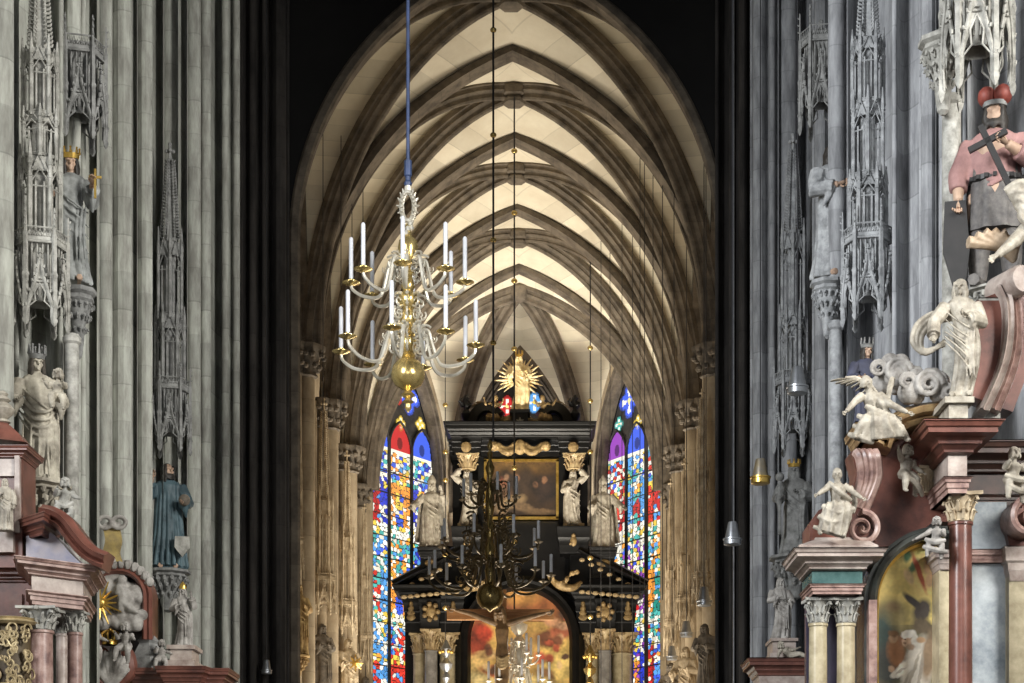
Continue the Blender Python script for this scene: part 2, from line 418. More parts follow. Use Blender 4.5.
for q, (A, B, s0, s1, zs, h, zb) in enumerate(wins):
    root = bpy.data.objects.new('window_%d' % (q+1), None); C.objects.link(root); root['kind'] = 'structure'
    w = (s1-s0)/2; cs = (s0+s1)/2; k = 1-.46/w*.45; a, b_ = cs-w*k, cs+w*k
    hh = h*k; aa = w*k; c_ = (hh*hh-aa*aa)/(2*aa); rr = c_+aa
    def inside(s, z, mg=0):
        if z <= zs: return a+mg <= s <= b_-mg
        x = abs(s-cs); return (x+c_)**2+(z-zs)**2 < (rr-mg)**2
    lw = (b_-a)/3; OFF = -.50
    zt = zs+.85      # where the three lights end in pointed heads
    pal = [[0,1,4],[2,3,12],[0,1,9]] if q == 0 else [[2,3,12,1],[0,1,4,9],[2,3,1,12]]
    tr = M()
    for l in range(3):
        x0, x1 = a+lw*l+.045, a+lw*(l+1)-.045; cm = (x0+x1)/2
        fcol = lancet_color(None, pal[l], q*10+l+3)
        def ofn(s, z, x0=x0, x1=x1, cm=cm):
            hw = (x1-x0)/2
            if not inside(s, z, .03): return False
            if z <= zt: return True
            return (abs(s-cm)+hw*.8)**2+(z-zt)**2 < (hw*1.8)**2
        def cf(u, v, s, z, fcol=fcol): 
            if z > zt+.02:
                c = PAL[9] if (q == 2 and l == 0) else PAL[1] if l != 1 or q == 2 else PAL[2]
                return tuple(x*(1 if (u-.5)**2*3+(z-zt-.3)**2 > .05 else .3) for x in c)
            if .0 < zt-z < .1: return (.9,.85,.7)
            return fcol(u, v)
        glass_panel('glass_light', A, B, ofn, x0, x1, zb+.1, zt+lw, OFF, cf, root)
        # pointed head of the light
        if 0 < l: tr.tube(to_face(A, B, [(a+lw*l, OFF+.03, zb), (a+lw*l, OFF+.03, zt+.3)]), .075, 6)
        hw = lw/2; pts = [(x, zt+z) for x, z in arch(cm, hw, hw*.8, 8)]
        tr.tube(to_face(A, B, [(s, OFF+.03, z) for s, z in pts if inside(s, z, 0)] or [(cm, OFF, zt), (cm, OFF, zt+.1)]), .05, 5)
        for zz in range(int((zt-zb)/.8)):
            tr.tube(to_face(A, B, [(x0, OFF+.02, zb+.1+.8*zz), (x1, OFF+.02, zb+.1+.8*zz)]), .014, 4)
    # tracery: quatrefoils in the head
    fo = [(-.26, 1.05, .60), (.28, 1.15, .60), (0.0, 2.15, .42), (-.60, .55, .28), (.62, .55, .28), (0.03, .42, .26), (-.1, 2.85, .2)]
    qc = [PAL[3], PAL[1], PAL[2], PAL[3], PAL[6], PAL[6], PAL[11]] if q == 0 else [PAL[1], PAL[12], PAL[3], PAL[11], PAL[6], PAL[6], PAL[11]] if q == 2 else [PAL[2], PAL[4], PAL[4], PAL[1], PAL[3], PAL[11], PAL[11]]
    zq0, zq1 = zt+.25, zs+hh
    def qf(s, z):
        if not inside(s, z, .05) or z < zt+.2: return None
        for i, (fx, fz, fr) in enumerate(fo):
            X_, Z_ = s-(cs+fx*aa), z-(zt+.45+fz*hh*.33); r_ = fr*aa*(.55 if q != 1 else .36)
            dd = hypot(X_, Z_); th = atan2(Z_, X_); lim = r_*(.62+.38*abs(cos(2*th)))
            if dd < lim: return (i, dd/lim, th)
        return None
    def qcf(u, v, s, z):
        i, t, th = qf(s, z)
        if t > .86: return tuple(x*.5 for x in qc[i])
        if .25 < t < .7 and abs(cos(2*th)) > .86: return (.95,.92,.8)
        if t < .2: return PAL[6] if i != 0 else (.9,.8,.3)
        return qc[i]
    glass_panel('glass_tracery', A, B, lambda s, z: qf(s, z) is not None, a, b_, zq0, zq1, OFF, qcf, root, 70, .05)
    back = M(); P = [(s, z) for s, z in [(a, zt-.05)]+[(x, zs+z) for x, z in arch(cs, aa, c_, 12)]+[(b_, zt-.05)]]
    pv = to_face(A, B, [(s, OFF-.03, z) for s, z in P]); back.add(pv, [tuple(range(len(pv)))])
    back.build('tracery_plate', lead_m, root, 0)
    tr.build('mullions', lead_m, root)

# side walls of the choir, recessed between shafts, and the shafts ---
def shafts(xw, y, sx, z1, m, cap):
    "cluster of wall shafts at a bay division"
    for dx, dy, r in ((0, 0, .26), (.20, -.34, .15), (.20, .34, .15), (.42, -.58, .12), (.42, .58, .12), (.50, -.85, .16), (.50, .85, .16)):
        m.lathe([(r, 0), (r, z1)], 12, (xw+sx*dx, y+dy, 0))
        if r > .13 and abs(dy) < .8:
            cap.lathe([(r,-.75),(r*1.25,-.70),(r*1.05,-.62),(r*1.2,-.3),(r*1.9,-.05),(r*2.0,.0),(r*2.0,.10),(r*1.5,.14)], 12, (xw+sx*dx, y+dy, z1), lobes=6, amp=.05)
            rr_ = random.Random(int(y*10)+sx)
            for a in range(9):
                for lv in range(2):
                    t = 2*pi*(a+.5*lv)/9; q = r*(1.45+.45*lv)
                    cap.ball((xw+sx*dx+q*cos(t), y+dy+q*sin(t), z1-.48+.27*lv+.05*rr_.random()), .085, 6, 4)
for sx, xw, nm in ((-1, XL, 'wall_left'), (1, XR, 'wall_right')):
    for k in range(1, 5):
        m, cap = M(), M(); shafts(xw+(.28*sx if k == 4 else 0), DT[k], sx, SPR, m, cap)
        o = struct('pillar', m, choir_st); cap.build('capital', carve_k, o)
    m = M()
    for k in range(4):
        y0, y1 = DT[k], DT[k+1]; x = xw+sx*.62
        m.box(min(x, x+sx*.6), max(x, x+sx*.6), y0, y1, 0, SPR+RISE+.5)
    struct(nm, m, choir_st)
# apse corner shafts
for x, y in corn[1:3]:
    m, cap = M(), M()
    for dx, dy, r in ((0, -.05, .2), (-.28, .0, .12), (.28, .0, .12), (-.45, .05, .09), (.45, .05, .09)):
        m.lathe([(r, 0), (r, SPR-.0)], 12, (x+dx, y+dy-.1, 0))
    o = struct('pillar', m, choir_st)

# ---------------------------------------------------------------- triumphal arch and dark crossing wall
AX, AHW = -.68, 5.06
AS, AC = EYE+14.8, 2.05
ya = 41.8
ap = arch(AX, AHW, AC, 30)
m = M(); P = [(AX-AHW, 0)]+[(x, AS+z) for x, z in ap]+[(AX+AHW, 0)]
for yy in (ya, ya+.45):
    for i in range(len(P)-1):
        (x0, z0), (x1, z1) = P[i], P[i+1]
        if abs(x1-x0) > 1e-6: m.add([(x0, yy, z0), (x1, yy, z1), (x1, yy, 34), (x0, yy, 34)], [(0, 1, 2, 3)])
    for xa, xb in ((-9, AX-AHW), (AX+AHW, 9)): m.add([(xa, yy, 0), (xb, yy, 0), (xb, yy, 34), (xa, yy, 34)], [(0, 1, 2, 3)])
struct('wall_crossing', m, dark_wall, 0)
m = M(); P3 = [(x, ya, z) for x, z in P]
prof = [(-.50,-.3),(-.50,.30),(-.42,.34),(-.36,.22),(-.28,.22),(-.24,.30),(-.16,.24),(-.12,.10),(-.06,.12),(.0,.04),(.06,.08),(.12,-.06),(.12,-.40),(.03,-.5)]
# sweep: u along normal (0,-1,0)
m.sweep(P3, (0, -1, 0), [(u, v*.45-.02) for u, v in prof]); struct('trim_1', m, rib_st, 30)
# ================================================================== NAVE PIERS
def pier(name, segs, mt, back, ztop=33):
    "plan outline from segments (px0, px1, distance, kind, strength): shafts bulge to the nave, hollows sink in"
    pts = []
    for s in segs:
        p0, p1, d, kind = s[:4]; k = s[4] if len(s) > 4 else 1
        x0, x1 = WX(p0, d), WX(p1, d); w = x1-x0; n = 10
        for i in range(n+1):
            t = i/n
            if kind == 's': pts.append((x0+w/2-w/2*cos(pi*t), d-w/2*sin(pi*t)*k))
            elif kind == 'h': pts.append((x0+w*t, d+w*1.5*k*sin(pi*t)))
            elif kind == 'k': pts.append((x0+w/2-w/2*cos(pi*t), d+.05-(w*.42*sin(pi*t)*k+(w*.12*k if abs(t-.5) < .12 else 0))))
            else: pts.append((x0+w*t, d))
    pts += [(back[0], back[1]), (back[2], back[1])]
    m = M(); m.zprism(pts, 0, ztop); return struct(name, m, mt, 28)
LA = [(-60,-22,22.6,'s'),(-22,14,23.6,'s'),(14,19,24.2,'s'),(19,58,24.6,'h',.75),(58,63,24.5,'s'),(63,80,25.3,'k'),(80,86,25.6,'s'),(86,97,26.4,'h',1.8)]
pier('pillar', LA, pier_l, (WX(92, 29), 29.0, WX(-60, 24)))
LB = [(90,98,29.6,'h',1.0),(98,112,29.4,'s',.7),(112,131,29.9,'k',.6),(131,137,30.6,'h',1.6),(137,152,31.0,'k',.7),(152,163,32.4,'h',1.8),(163,178,33.3,'s',.8),(178,187,33.0,'h',1.8),(187,201,33.4,'s',.8),(201,211,33.9,'s',.8),(211,222,34.9,'h',1.9),(222,229,35,'s'),(229,233,35.4,'h',1.5),(233,240,35.8,'s')]
pier('pillar', LB, pier_l, (WX(236, 39.5), 39.5, WX(90, 31)))
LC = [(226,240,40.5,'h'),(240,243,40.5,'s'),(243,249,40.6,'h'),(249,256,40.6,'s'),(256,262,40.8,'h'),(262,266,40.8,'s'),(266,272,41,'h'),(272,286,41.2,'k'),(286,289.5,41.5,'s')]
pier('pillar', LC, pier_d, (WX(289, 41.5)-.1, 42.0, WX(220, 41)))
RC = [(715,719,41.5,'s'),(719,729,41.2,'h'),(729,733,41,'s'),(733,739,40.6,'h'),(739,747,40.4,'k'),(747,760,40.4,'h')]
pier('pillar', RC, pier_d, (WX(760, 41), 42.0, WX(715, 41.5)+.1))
RB = [(750,753,37.0,'s'),(753,766,36.6,'k'),(766,769,36.5,'h'),(769,775,36.2,'s'),(775,779,36.2,'h'),(779,797,36.4,'s'),(797,812,35.8,'h',1.5),(812,815,34.0,'s'),(815,829,33.4,'k'),(829,838,33,'h',1.5)]
pier('pillar', RB, pier_r, (WX(838, 33)+.6, 40.0, WX(755, 40)))
RA = [(828,844,27.2,'s'),(844,848,27.0,'h'),(848,892,26.6,'h',.8),(892,897,25.2,'s'),(897,919,24.8,'h',.6),(919,922,24.0,'s'),(922,936,23.8,'k'),(936,940,23.7,'h'),(940,945,23.6,'s'),(945,963,23.4,'k'),(963,967,23.3,'s'),(967,1034,23.2,'h',.7),(1034,1044,23.0,'s'),(1044,1080,22.8,'s')]
pier('pillar', RA, pier_r, (WX(1080, 23)+.6, 30.5, WX(831, 30.5)))
for sd, nm in ((-1, 'wall_north'), (1, 'wall_south')):
    m = M(); m.box(min(sd*17, sd*17.5), max(sd*17, sd*17.5), -12, 42, 0, 30); struct(nm, m, pier_l if sd < 0 else pier_r)
m = M(); m.box(-22, 22, -12, 74, -.3, 0); struct('floor', m, floor_m)
def bez(p, n=14):
    "smooth a polyline"
    P = [V(q) for q in p]; out = []
    for i in range(len(P)-1):
        p0, p1, p2, p3 = P[max(i-1,0)], P[i], P[i+1], P[min(i+2, len(P)-1)]
        for k in range(n):
            t = k/n; out.append(.5*((2*p1)+(p2-p0)*t+(2*p0-5*p1+4*p2-p3)*t*t+(3*p1-p0-3*p2+p3)*t**3))
    out.append(P[-1]); return out
# ================================================================== FIGURES
def hand(m, p, dirv, s, side=1):
    "palm, four fingers and a thumb, at wrist p pointing along dirv, size s (hand length)"
    d = V(dirv).normalized(); u = d.cross(V((0, -1, .2)))
    u = u.normalized() if u.length > .1 else V((1, 0, 0)); n = u.cross(d)
    p = V(p)
    m.tube([p-d*.1*s, p+d*.18*s, p+d*.48*s], [.16*s, .2*s, .2*s], 6, .6)
    for i, ln in enumerate((.42, .5, .46, .36)):
        o = p+d*.45*s+u*(i-1.5)*.115*s
        m.tube([o, o+d*ln*.5*s+n*.02*s, o+d*ln*.8*s+n*.14*s, o+d*ln*s*.85+n*.26*s], [.06*s, .055*s, .05*s, .035*s], 5)
    o = p+d*.12*s+u*side*.15*s
    m.tube([o, o+d*.2*s+u*side*.14*s, o+d*.42*s+u*side*.14*s+n*.06*s], [.075*s, .06*s, .045*s], 5)
def head(m, c, s, turn=0, tilt=0, beard=0):
    "skull, brow, nose, lips, chin, ears; s = head height; faces -Y before the turn"
    b = M()
    b.ball((0, .03*s, .05*s), (.36*s, .39*s, .45*s), 14, 10)
    b.ball((0, -.10*s, -.22*s), (.27*s, .30*s, .28*s), 12, 8)
    b.tube([(0, -.40*s, .10*s), (0, -.50*s, -.06*s), (0, -.44*s, -.12*s)], [.055*s, .095*s, .055*s], 6)
    for q in (-1, 1):
        b.tube([(q*.05*s, -.40*s, .12*s), (q*.16*s, -.40*s, .15*s), (q*.28*s, -.30*s, .10*s)], [.06*s, .075*s, .05*s], 5)
        b.ball((q*.20*s, -.29*s, -.13*s), .115*s, 6, 4)
        b.ball((q*.38*s, .04*s, 0), (.05*s, .09*s, .13*s), 6, 4)
    b.ball((0, -.385*s, -.235*s), (.10*s, .05*s, .035*s), 6, 4); b.ball((0, -.36*s, -.38*s), .10*s, 6, 4)
    if beard:
        for i in range(-3, 4):
            b.tube([(i*.085*s, -.30*s+.035*s*abs(i), -.26*s), (i*.08*s, -.40*s+.03*abs(i)*s, -.48*s), (i*.045*s, -.38*s, -.48*s-beard*s*(1-.08*abs(i)))], [.09*s, .10*s, .03*s], 5)
    mt = Matrix.Translation(c) @ Matrix.Rotation(turn, 4, 'Z') @ Matrix.Rotation(tilt, 4, 'X')
    m.join(b, mt); return mt
def hair(m, s, mt, kind='long', rng=None):
    rng = rng or random.Random(3); b = M()
    b.ball((0, .13*s, .16*s), (.41*s, .37*s, .40*s), 12, 8)
    n = 18
    for i in range(n):
        a = radians_(52)+(2*pi-2*radians_(52))*i/(n-1)-pi/2
        x, y = cos(a)*.40*s, sin(a)*.43*s
        ln = {'short': .25, 'long': .95, 'curl': .6}[kind]
        pts = [(x*.8, y*.8, .35*s)]
        for k in range(1, 6): pts.append((x*(1.02+.08*sin(k*2.1+i)), y*(1.02+.08*cos(k*1.7+i)), .35*s-(.25+ln*k/5)*s))
        if y < -.25*s and kind == 'short': continue
        b.tube(pts, [.09*s, .11*s, .115*s, .11*s, .10*s, .05*s], 5)
    m.join(b, mt)
radians_ = R
ROBE = [(0,.165,.13),(.02,.17,.135),(.10,.155,.125),(.25,.14,.115),(.40,.13,.11),(.52,.128,.105),(.60,.113,.092),(.66,.108,.088),(.73,.122,.092),(.79,.130,.088),(.825,.10,.07),(.85,.055,.05)]
def robe(m, H, sway=.02, amp=.13, n=11, ph=0, flare=1, rings=ROBE, twist=.5, knee=0):
    L_ = []; nn = 72
    for i, (z, rx, ry) in enumerate(rings):
        ring = []; t = 1-z/.85; cx = sway*sin(pi*z/.85)*1.0; fl = 1+(flare-1)*t
        for j in range(nn):
            a = 2*pi*j/nn; w = a+twist*z
            f = 1-abs(sin(n*w/2+ph+.8*sin(2*w+ph)))**.8
            g = abs(sin(n*.77*w/2+ph*2+1.3))
            k = 1.04-1.9*amp*(.22+.78*t)*(f*.8+(1-g)*.35)
            kn = knee*max(0, 1-((z-.33)/.2)**2)*max(0, cos(a+pi/2-.5))
            ring.append(((cx+cos(a)*rx*fl*k+kn*.3)*H, (sin(a)*ry*fl*k-kn)*H, z*H))
        L_.append(ring)
    # refine between rings for smoother bends
    out = []
    for i in range(len(L_)-1):
        for q in range(3):
            t = q/3; out.append([tuple(L_[i][j][c]*(1-t)+L_[i+1][j][c]*t for c in range(3)) for j in range(nn)])
    out.append(L_[-1]); m.loft(out)
def swag(m, H, pts, r0=.022):
    pts = [V(p)*H for p in pts]
    L_ = [pts[0]]
    for i in range(len(pts)-1):
        for q in range(1, 5): L_.append(pts[i].lerp(pts[i+1], q/4))
    for k in range(2): L_ = [L_[0]]+[(L_[i-1]+L_[i]*2+L_[i+1])/4 for i in range(1, len(L_)-1)]+[L_[-1]]
    m.tube(L_, [r0*H*(.5+.5*sin(pi*(i+1)/(len(L_)+1))) for i in range(len(L_))], 6)
ARMS = {'down': ((.17,.02,.62),(.165,-.07,.47)), 'fold': ((.175,-.02,.63),(.05,-.15,.66)), 'raise': ((.19,-.06,.66),(.15,-.16,.83)), 'out': ((.22,-.02,.68),(.30,-.10,.60)), 'hold': ((.185,-.04,.62),(.14,-.18,.60)), 'up': ((.22,-.02,.90),(.17,-.05,1.05)), 'head': ((.24,-.03,.88),(.10,-.02,1.02))}
def statue(name, label, loc, H, mt, rot=0, left='hold', right='fold', sway=.02, n=11, ph=0, amp=.14, beard=0, hairk='long', turn=0, tilt=.1, robe_mat=None, hair_mat=None, skin_mat=None, sleeves=True, knee=.02, group=None, cat='statue', flare=1, vox=None, extra=None, mantle=True, veil=False):
    "standing draped figure facing -Y; left/right are as seen from the front"
    t = thing(name, label, cat, loc, rot, group=group)
    split = robe_mat is not None
    rb, bd = M(), M(); tgt = bd if not split else rb
    robe(tgt, H, sway, amp, n, ph, flare, knee=knee)
    if split:
        bd.tube([(0, 0, .02*H), (0, 0, .3*H), (sway*H, 0, .5*H), (0, 0, .84*H)], [.07*H, .08*H, .09*H, .045*H], 8)
    bd.tube([(0, .0, .80*H), (0, -.005*H, .86*H), (0, -.015*H, .90*H)], [.055*H, .042*H, .040*H], 8)
    hc = V((0, -.02*H, .93*H))
    mm = head(bd, hc, .135*H, turn, tilt, 0 if hair_mat else beard)
    hands = []
    for q, pose in ((-1, left), (1, right)):
        if not pose: continue
        e, wv = ARMS[pose] if isinstance(pose, str) else pose
        sh = V((q*.115, 0, .785))*H; e = V((q*e[0], e[1], e[2]))*H; wv = V((q*wv[0], wv[1], wv[2]))*H
        bd.tube([sh, sh.lerp(e, .5), e, e.lerp(wv, .5), wv], [.05*H, .046*H, .04*H, .034*H, .024*H], 8)
        if sleeves:
            tgt.tube([sh, sh.lerp(e, .5), e, e.lerp(wv, .55), e.lerp(wv, .8)+V((0, 0, -.015*H))], [.062*H, .062*H, .058*H, .055*H, .06*H], 9)
            tgt.tube([e.lerp(wv, .75), e.lerp(wv, .6)+V((0, 0, -.07*H)), e.lerp(wv, .4)+V((0, 0, -.13*H))], [.04*H, .03*H, .01*H], 6)
        hands.append((wv, (wv-e).normalized(), q))
    for q in (-1, 1): bd.tube([(q*.06*H, 0, .03*H), (q*.07*H, -.15*H, .02*H)], [.035*H, .025*H], 6)
    if mantle:
        for k in range(4):
            z = .70-.07*k-.01*(k % 2)
            swag(tgt, H, [(-.13+.01*k, -.04, z+.05), (-.04, -.115, z-.06), (.06, -.12, z-.13), (.135, -.05, z-.16-.03*k)], .010)
        for k in range(3): swag(tgt, H, [(.12-.03*k, -.08, .62-.03*k), (.10-.03*k, -.13, .40), (.11-.03*k, -.13, .16)], .011)
    if veil or not hair_mat:
        (hair(bd, .135*H, mm, hairk, random.Random(int(ph*10))) if not veil else bd.tube([(0, .01*H, 1.0*H), (0, .03*H, .93*H), (0, .05*H, .82*H), (0, .06*H, .70*H)], [.03*H, .085*H, .10*H, .10*H], 10))
    if extra: extra(bd, tgt, H)
    vox = vox or H/150
    b2 = melt(bd, vox, 1)
    for p, d, q in hands: hand(b2, p, d, .105*H, -q)
    body = b2.build('figure' if not split else 'body', skin_mat or mt, t, 60)
    if split: melt(rb, vox, 1).build('robe', robe_mat, t, 60)
    if hair_mat:
        hm = M(); hair(hm, .135*H, mm, hairk)
        if beard:
            for i in range(-4, 5):
                s = .135*H
                b = M(); b.tube([(i*.07*s, -.32*s+.035*s*abs(i), -.22*s), (i*.075*s, -.42*s+.03*abs(i)*s, -.45*s), (i*.04*s, -.40*s, -.45*s-beard*s*(1-.08*abs(i)))], [.09*s, .10*s, .03*s], 5)
                hm.join(b, mm)
        melt(hm, vox*.8, 1).build('hair', hair_mat, t, 60)
    return t, mm
def posed(name, label, loc, H, mt, J, rot=0, drape=(), wings=None, cat='statue', group=None, turn=0, tilt=0, hairk='curl', chub=1.0, beard=0, vox=None, robe_mat=None, wing_mat=None, seg=(), gown=False):
    "free figure from joints (fractions of H): pelvis, chest, head, and lists elbow/hand/knee/foot as (left, right)"
    t = thing(name, label, cat, loc, rot, group=group); b = M(); P = {k: ([V(x)*H for x in v] if isinstance(v, list) else V(v)*H) for k, v in J.items()}
    pe, ch, hd = P['pelvis'], P['chest'], P['head']; c = chub
    ax = (ch-pe).normalized(); sd = V(J.get('side', (1, 0, 0))).normalized()
    b.tube([pe-ax*.05*H, pe, pe.lerp(ch, .5), ch, ch+ax*.07*H], [.08*H*c, .11*H*c, .095*H*c, .115*H*c, .07*H*c], 10)
    b.tube([ch, ch.lerp(hd, .6), hd], [.06*H, .042*H, .04*H], 8)
    hd = ch+(hd-ch).normalized()*min((hd-ch).length, .19*H*(1 if c < 1.15 else 1.2))
    hs = .15*H*(1 if c < 1.15 else 1.6)
    if gown:
        k_, f_ = (P['knee'][0]+P['knee'][1])/2, (P['foot'][0]+P['foot'][1])/2
        w1, w2 = (P['knee'][0]-P['knee'][1]).length/2, (P['foot'][0]-P['foot'][1]).length/2
        path = bez([ch, ch.lerp(pe, .6), pe, pe.lerp(k_, .6), k_, k_.lerp(f_, .5), f_], 5); wid = [.12*H]*5+[.13*H]*5+[.16*H]*5+[.13*H+w1*.5]*5+[.09*H+w1]*5+[.09*H+(w1+w2)/2]*5+[.08*H+w2]
        rings = []; nn = 54
        for i, q in enumerate(path):
            tg = (path[min(i+1, len(path)-1)]-path[max(i-1, 0)]).normalized(); u = (sd-tg*sd.dot(tg)).normalized(); w = tg.cross(u)
            wi = sum(wid[max(0,i-2):i+3])/len(wid[max(0,i-2):i+3]); amp_ = .16+.22*i/len(path)
            rings.append([q+(u*cos(2*pi*j/nn)*wi+w*sin(2*pi*j/nn)*min(wi, .12*H))*(1-amp_*abs(sin(5.5*2*pi*j/nn+.10*i+.5*sin(4*pi*j/nn)))) for j in range(nn)])
        b.loft(rings)
    mm = head(b, hd+V((0, 0, .02*H)), hs, turn, tilt, beard); hair(b, hs, mm, hairk)
    hands = []
    for i, q in ((0, -1), (1, 1)):
        sh = ch+ax*.03*H+sd*q*.105*H*c; e, h_ = P['elbow'][i], P['hand'][i]
        b.tube([sh, sh.lerp(e, .5), e, e.lerp(h_, .5), h_], [.062*H*c, .056*H*c, .046*H*c, .04*H*c, .027*H*c], 8)
        hands.append((h_, (h_-e).normalized(), q))
        hp = pe+sd*q*.06*H; k, f = P['knee'][i], P['foot'][i]
        b.tube([hp, hp.lerp(k, .5), k, k.lerp(f, .4), f], [.10*H*c, .092*H*c, .064*H*c, .062*H*c, .036*H*c], 8)
        fd = V((f-k)); fw = V((0, -1, 0)) if abs(fd.normalized().y) < .7 else V((0, 0, 1))
        b.tube([f, f+fw*.05*H+V((0,0,-.01*H)), f+fw*.10*H+V((0,0,-.015*H))], [.03*H, .03*H, .018*H], 6)
    dr = M()
    for path, r_ in drape:
        swag(dr if robe_mat else b, H, path, r_)
    for path, r_ in seg: b.tube([V(p)*H for p in path], [x*H for x in r_], 8)
    v = vox or H/85
    b2 = melt(b, v, 1)
    for p, d, q in hands: hand(b2, p, d, .10*H, -q)
    b2.build('figure', mt, t, 60)
    if robe_mat and dr.v: melt(dr, v, 1).build('drapery', robe_mat, t, 60)
    if wings:
        for base, tip, up in wings: wing(t, V(base)*H, V(tip)*H, V(up)*H, wing_mat or mt, H)
    return t, mm
def wing(t, base, tip, up, mt, H):
    m = M(); n = 9; d = tip-base
    m.tube([base, base.lerp(tip, .35)+up*.45, base.lerp(tip, .75)+up*.35, tip], [.035*H, .04*H, .03*H, .012*H], 6)
    for row, (l, w_) in enumerate(((1.0, .035), (.6, .03))):
        for i in range(n):
            a = i/(n-1); s = base.lerp(tip, .08+.85*a)+up*(.45*sin(pi*min(a*1.1, 1)))
            e = s-up*(1.0-.15*a)*l+d*(.12+.30*a)*l
            m.tube([s, s.lerp(e, .5)+up*.03, e.lerp(s, .08), e], [w_*H*.8, w_*H*1.15, w_*H*.9, .008*H], 6, .35)
    m.build('wing', mt, t, 50)
# ================================================================== GOTHIC CANOPIES AND BRACKETS
def hexpt(n, r, k, a0): 
    a = a0+2*pi*k/n; return V((r*cos(a), r*sin(a), 0))
def crockets(m, p0, p1, k, r, out):
    for i in range(k):
        p = p0.lerp(p1, (i+.6)/k); m.tube([p, p+out*r*1.2+V((0,0,r*.3)), p+out*r*1.6+V((0,0,r*1.3))], [r*.5, r*.55, r*.35], 5)
def finial(m, p, r):
    m.tube([p, p+V((0,0,r*1.2))], r*.25, 5); m.ball(p+V((0,0,r*1.3)), (r*.35, r*.35, r*.3), 6, 4)
    for a in range(4): m.ball(p+V((cos(a*pi/2)*r*.55, sin(a*pi/2)*r*.55, r*1.0)), r*.34, 6, 4)
    m.tube([p+V((0,0,r*1.2)), p+V((0,0,r*2.1))], [r*.22, r*.3], 5); m.ball(p+V((0,0,r*2.2)), r*.35, 6, 4)
def canopy(label, loc, R_, zs, mt, n=6, rot=0, sc=1, group=None, name='statue_canopy', box=False):
    """baldachin: zs = heights above loc of [gable spring, gable apex / parapet, tier tops..., spire top]"""
    t = thing(name, label, 'canopy', loc, rot, group=group)
    a0 = -pi/2+pi/n; hood = M(); z0, z1 = zs[0], zs[1]; ht = z1-z0
    P = [hexpt(n, R_, k, a0) for k in range(n)]
    # core with vaulted underside, parapet band
    hood.lathe([(R_*.3, z0+ht*.45), (R_*.55, z0+ht*.26), (R_*.60, z0+ht*.28), (R_*.58, z1-.2*ht), (R_*.88, z1-.1*ht), (R_*.98, z1-.08*ht), (R_*.98, z1), (R_*.5, z1+.02*ht)], n, a0=a0)
    for k in range(n):
        A, B = P[k], P[(k+1) % n]; mid = (A+B)/2; w = (B-A).length; d = (B-A)/w; o = mid.normalized()
        def pt(s, z, off=0): return mid+d*s+o*off+V((0, 0, z))
        # gable: steep ogee rising to a finial
        for q in (-1, 1):
            g = [pt(q*w*.5, z0+.05*ht, .03*R_), pt(q*w*.42, z0+.22*ht, .10*R_), pt(q*w*.26, z0+.38*ht, .15*R_), pt(q*w*.12, z0+.52*ht, .15*R_), pt(0, z0+.74*ht, .12*R_)]
            hood.tube(g, .06*R_, 6)
            inn = [pt(q*w*.44, z0+.04*ht), pt(q*w*.38, z0+.18*ht, .05*R_), pt(q*w*.24, z0+.29*ht, .09*R_), pt(q*w*.11, z0+.37*ht, .1*R_), pt(0, z0+.44*ht, .08*R_)]
            for e_ in (0, -.10*R_): hood.add([x+o*e_ for x in g+inn], [(i_, i_+1, i_+6, i_+5) for i_ in range(4)])
            for i in range(4): crockets(hood, g[i], g[i+1], 1+(i > 1), .085*R_, o*.6+d*q*.6)
            # inner cusped arch
            hood.tube([pt(q*w*.42, z0+.02*ht), pt(q*w*.40, z0+.16*ht, .05*R_), pt(q*w*.16, z0+.22*ht, .1*R_), pt(q*w*.20, z0+.32*ht, .1*R_), pt(0, z0+.42*ht, .1*R_)], .035*R_, 5)
        for a in range(3):
            c = pt(cos(a*2*pi/3+pi/2)*w*.085, z0+.44*ht+sin(a*2*pi/3+pi/2)*w*.085, .1*R_)
            hood.lathe([(w*.05, -.02*R_), (w*.085, 0), (w*.05, .02*R_)], 7, c)
        finial(hood, pt(0, z0+.72*ht, .12*R_), .13*R_)
        for q in (-.30, -.1, .1, .30): hood.tube([pt(q*w, z0+.30*ht, -.12*R_), pt(q*w, z1-.1*ht, -.12*R_)], .035*R_, 5)
        for i in range(5):                          # pierced parapet
            s = (i-2)*w*.19
            hood.tube([pt(s-w*.09, z1-.04*ht), pt(s, z1+.05*ht), pt(s+w*.09, z1-.04*ht)], .022*R_, 4)
            hood.ball(pt(s, z1-.03*ht), .045*R_, 5, 4)
        hood.tube([pt(-w/2, z1+.06*ht), pt(w/2, z1+.06*ht)], .035*R_, 5); hood.tube([pt(-w/2, z1-.1*ht), pt(w/2, z1-.1*ht)], .045*R_, 5)
    hood.build('canopy_hood', mt, t)
    # corner pinnacles hanging below the hood and rising past it
    for k in range(n):
        pm = M(); A = P[k]*1.05
        pm.lathe([(.02*R_, -.05*ht), (.10*R_, -.02*ht), (.14*R_, .01*ht), (.09*R_, .04*ht), (.115*R_, .06*ht), (.115*R_, .50*ht), (.15*R_, .52*ht), (.095*R_, .56*ht), (.095*R_, .95*ht), (.10*R_, .97*ht), (.06*R_, 1.0*ht), (.01, 1.28*ht)], 4, A+V((0, 0, z0)), a0=a0+2*pi*k/n+pi/4)
        crockets(pm, A+V((0, 0, z0+1.02*ht)), A+V((0, 0, z0+1.25*ht)), 3, .06*R_, P[k].normalized())
        pm.build('pinnacle', mt, t)
    if box: return t
    # open lantern tiers
    zb = z1; rr = R_*.74
